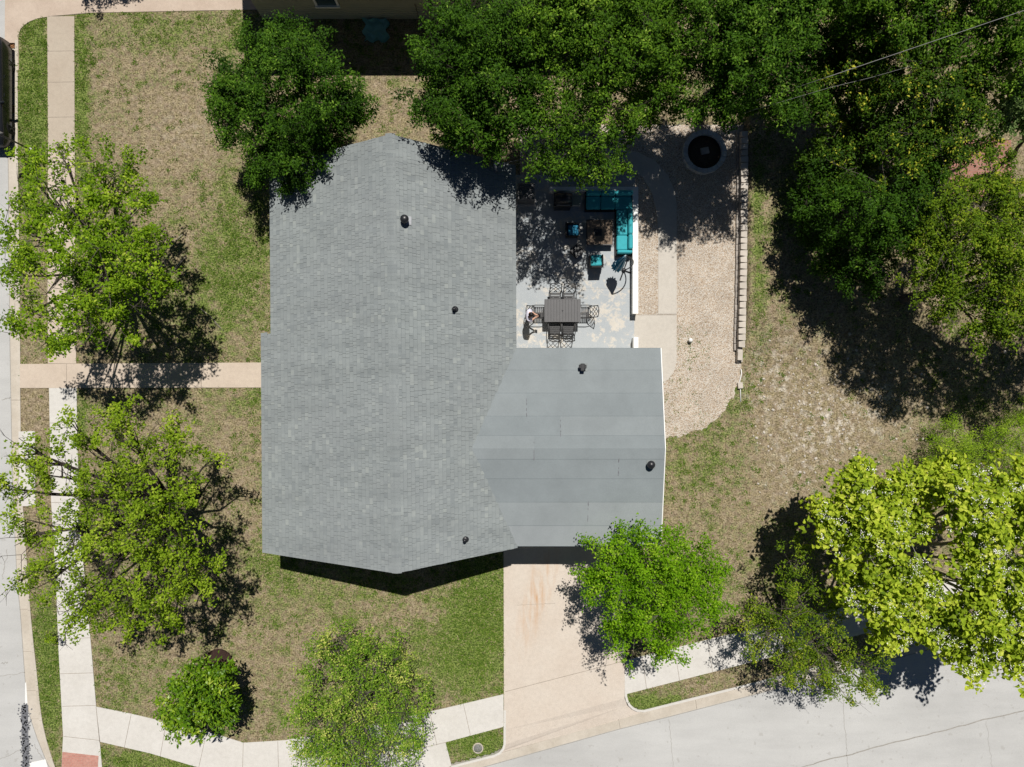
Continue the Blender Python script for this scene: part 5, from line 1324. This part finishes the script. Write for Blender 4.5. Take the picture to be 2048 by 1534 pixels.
# ------------------------------------------------------------------ parked car on the west street, nose to the south
def car():
    X1 = -22.06; yc = G(0, 189)[1] - .12; L_ = 4.72; Wd = 1.84; Z0 = ZR
    cx = X1 - Wd / 2
    t = thing('parked_car', 'dark car parked at the north-west kerb, mostly outside the left edge of the photo', 'car', (cx, yc, Z0))
    def sect(y, prof): return [(cx + sx, yc + y, Z0 + z) for sx, z in prof]
    def half(w_, z0, zb, zt, tw): return [(-w_ * .92, z0), (-w_, z0 + .12), (-w_, zb - .10), (-w_ * .97, zb), (-tw, zt), (tw, zt), (w_ * .97, zb), (w_, zb - .10), (w_, z0 + .12), (w_ * .92, z0)]
    st = [(2.36, half(.74, .36, .62, .64, .6)), (2.30, half(.84, .26, .86, .90, .66)), (1.95, half(.915, .22, .97, 1.0, .72)), (1.75, half(.92, .22, .99, 1.06, .72)), (.9, half(.92, .22, .98, 1.02, .74)), (-.9, half(.92, .22, .96, .99, .74)), (-1.25, half(.915, .22, .94, .97, .74)), (-2.0, half(.89, .22, .84, .87, .66)), (-2.28, half(.80, .28, .70, .72, .6)), (-2.36, half(.70, .36, .56, .58, .5))]
    m = MB(); V = []
    for y, pr in st: V += sect(y, pr)
    n = 10; F = []
    for i in range(len(st) - 1):
        for k in range(n): k2 = (k + 1) % n; F.append((i * n + k, (i + 1) * n + k, (i + 1) * n + k2, i * n + k2))
    F.append(tuple(range(n))); F.append(tuple(range(len(st) * n - 1, (len(st) - 1) * n - 1, -1)))
    m.add(V, F, 0, True); body = m.build('body', M['carpaint'], t)
    # cabin
    m = MB()
    cab = [(2.05, .80, 1.00, .80), (1.55, .84, 1.42, .60), (.3, .85, 1.47, .62), (-.45, .85, 1.42, .60), (-1.2, .82, .97, .80)]
    lo = [(cx + s_ * .845, yc + y, Z0 + .965) for y, _, _, _ in cab for s_ in (-1, 1)]; hi = [(cx + s_ * tw, yc + y, Z0 + z) for y, _, z, tw in cab for s_ in (-1, 1)]
    V = lo + hi; F = []
    for i in range(4):
        a = i * 2; b = a + 2; h = 10
        F += [(a, b, h + b, h + a), (b + 1, a + 1, h + a + 1, h + b + 1)]
    m.add(V, F, 0, True); m.add(V, [(10, 12, 13, 11), (16, 18, 19, 17)], 0); m.build('window', M['skyglass'], t)
    m = MB(); m.add(V, [(12, 14, 15, 13), (14, 16, 17, 15)], 0); m.prism([(cx - .62, yc - .45), (cx + .62, yc - .45), (cx + .62, yc + 1.55), (cx - .62, yc + 1.55)], Z0 + 1.425, Z0 + 1.485); m.build('roof', M['carpaint'], t)
    for y in (1.42, -1.43):
        for s_ in (-1, 1):
            c = (cx + s_ * .805, yc + y, Z0 + .335)
            m = MB(); m.lathe(c, [(.20, -.10), (.30, -.11), (.335, -.06), (.335, .06), (.30, .11), (.215, .105)], 24, 0, (s_, 0, 0)); w_ = m.build('wheel', M['rubber'], t)
            m = MB(); m.lathe(c, [(.21, .07), (.215, .106), (.19, .09), (.05, .10), (.01, .11)], 20, 0, (s_, 0, 0))
            for k in range(5):
                a = k * 1.2566; m.box((c[0] + s_ * .11, c[1] + .11 * math.cos(a), c[2] + .11 * math.sin(a)), (.03, .16, .04), 0, 0, Matrix.Rotation(a, 3, 'X'))
            m.build('rim', M['rim'], w_)
    for s_ in (-1, 1):
        m = MB(); m.box((cx + s_ * 1.02, yc - .62, Z0 + 1.03), (.22, .10, .15), s_ * .25, bev=.03); m.tube([(cx + s_ * .86, yc - .60, Z0 + .99), (cx + s_ * .98, yc - .62, Z0 + 1.02)], .025, 6); m.build('mirror', M['carpaint'], t)
        m = MB(); m.box((cx + s_ * .62, yc - 2.24, Z0 + .66), (.30, .10, .13), s_ * .35, bev=.03); m.build('headlight', M['white'], t)
        m = MB(); m.box((cx + s_ * .70, yc + 2.26, Z0 + .80), (.22, .08, .14), -s_ * .2, bev=.03); m.build('tail_light', M['tactile'], t)
        for y in (.25, -.55):
            m = MB(); m.box((cx + s_ * .925, yc + y + .35, Z0 + .80), (.03, .16, .03), bev=.01); m.build('handle', M['carpaint'], t)
car()
# ------------------------------------------------------------------ street sign, wire, litter
def oddments():
    b = Vector(G(61, 299))
    t = thing('sign_post', 'thin dark street sign post standing in the west verge beside the parked car', 'sign', b)
    m = MB(); m.tube([b + Vector((0, 0, -.2)), b + Vector((0, 0, 2.45))], .035, 8); m.build('pole', M['black_metal'], t)
    m = MB(); m.box(b + Vector((-.035, -.03, 2.2)), (.60, .012, .46), .15, bev=.004); m.build('panel', M['grey_metal'], t)
    m = MB(); m.lathe(b, [(.09, 0), (.08, .03), (.04, .05)], 10); m.build('base', M['walk'], t)
    # service wire from the mast on the roof to a pole beyond the frame
    far = Vector(G(2290, -70, 8.2)); near = MAST + Vector((0, 0, -.05))
    thru = Vector(G(1655, 154, 7.6)); thru2 = Vector(G(2048, 21, 7.9))
    t = thing('power_line', 'pale overhead power line crossing the trees in the top right corner', 'wire', near)
    def wire(pts, r):
        q = []
        for a, b in zip(pts[:-1], pts[1:]): q += [a.lerp(b, i / 12) for i in range(12)]
        q.append(pts[-1]); m = MB(); m.tube(q, r, 6); return m
    far = thru2 + (thru2 - thru) * .45
    wire([near, Vector(G(1330, 258, 4.9)), Vector(G(1590, 176, 6.2)), thru, thru2, far], .0105).build('cable', M['cable'], t)
    wire([near + Vector((.02, -.05, -.2)), Vector(G(1350, 266, 4.6)), Vector(G(1660, 175, 6.9)), Vector(G(1742, 155, 7.1)), Vector(G(1900, 110, 5.6)), thru2 + Vector((.2, -.6, -1.6)), far + Vector((0, 0, -.6))], .006).build('cable', M['cable'], t)
    t = thing('utility_pole', 'tall wooden pole beyond the right edge that carries the overhead wire', 'pole', (far.x, far.y, 0))
    m = MB(); m.tube([(far.x, far.y, -.3), (far.x, far.y, 9)], [.16, .11], 10); m.build('pole', M['wood'], t)
    m = MB(); m.box((far.x, far.y, 8.4), (1.8, .1, .12), .4); m.build('crossarm', M['wood'], t)
    for (p0, p1, r, lab) in (((348, 541), (372, 515), .05, 'thick pale fallen branch on the lawn just right of the north-west tree'), ((403, 618), (448, 662), .02, 'thin pale fallen stick on the lawn above the front walk'), ((352, 482), (368, 468), .02, 'short pale stick on the lawn at the top of the north-west tree shadow')):
        a = Vector(G(*p0)) + Vector((0, 0, .05)); b = Vector(G(*p1)) + Vector((0, 0, .06))
        m = MB(); m.tube([a, a.lerp(b, .4) + Vector((.05, .04, .02)), b], [r, r * .8, r * .35], 7); m.tube([a.lerp(b, .6), b + Vector((-.12, .1, .02))], [r * .5, r * .2], 5)
        tag(m.build('fallen_branch', M['twig']), lab, 'branch')
    rd = random.Random(4); m = MB()
    for (px, py, s_, n) in ((20, 88, 5, 60), (28, 57, 4, 40), (27, 218, 4, 50)):
        for k in range(n):
            x, y, _ = G(px + rd.gauss(0, s_), py + rd.gauss(0, s_)); m.box((x, y, ZR + .02 + rd.random() * .03), (.09, .035, .012), rd.uniform(0, 3), 0, Matrix.Rotation(rd.uniform(-.4, .4), 3, 'X') @ Matrix.Rotation(rd.uniform(0, 3), 3, 'Z'))
    tag(m.build('leaf_litter', M['litter']), kind='stuff')
    # pale stones in the chalky ground of the east lawn
    m = MB()
    for k in range(420):
        px = rd.gauss(1640, 130); py = rd.gauss(830, 70)
        x, y, _ = G(px, py); s_ = .02 + .05 * rd.random() ** 3
        z = float(gsample(GZ, np.array([x]), np.array([y]))[0])
        if px < 1500: continue
        m.box((x, y, z + s_ * .25), (s_ * 2, s_ * 1.5, s_), rd.uniform(0, 3), bev=s_ * .3)
    tag(m.build('chalk_stones', M['stone']), kind='stuff')
oddments()
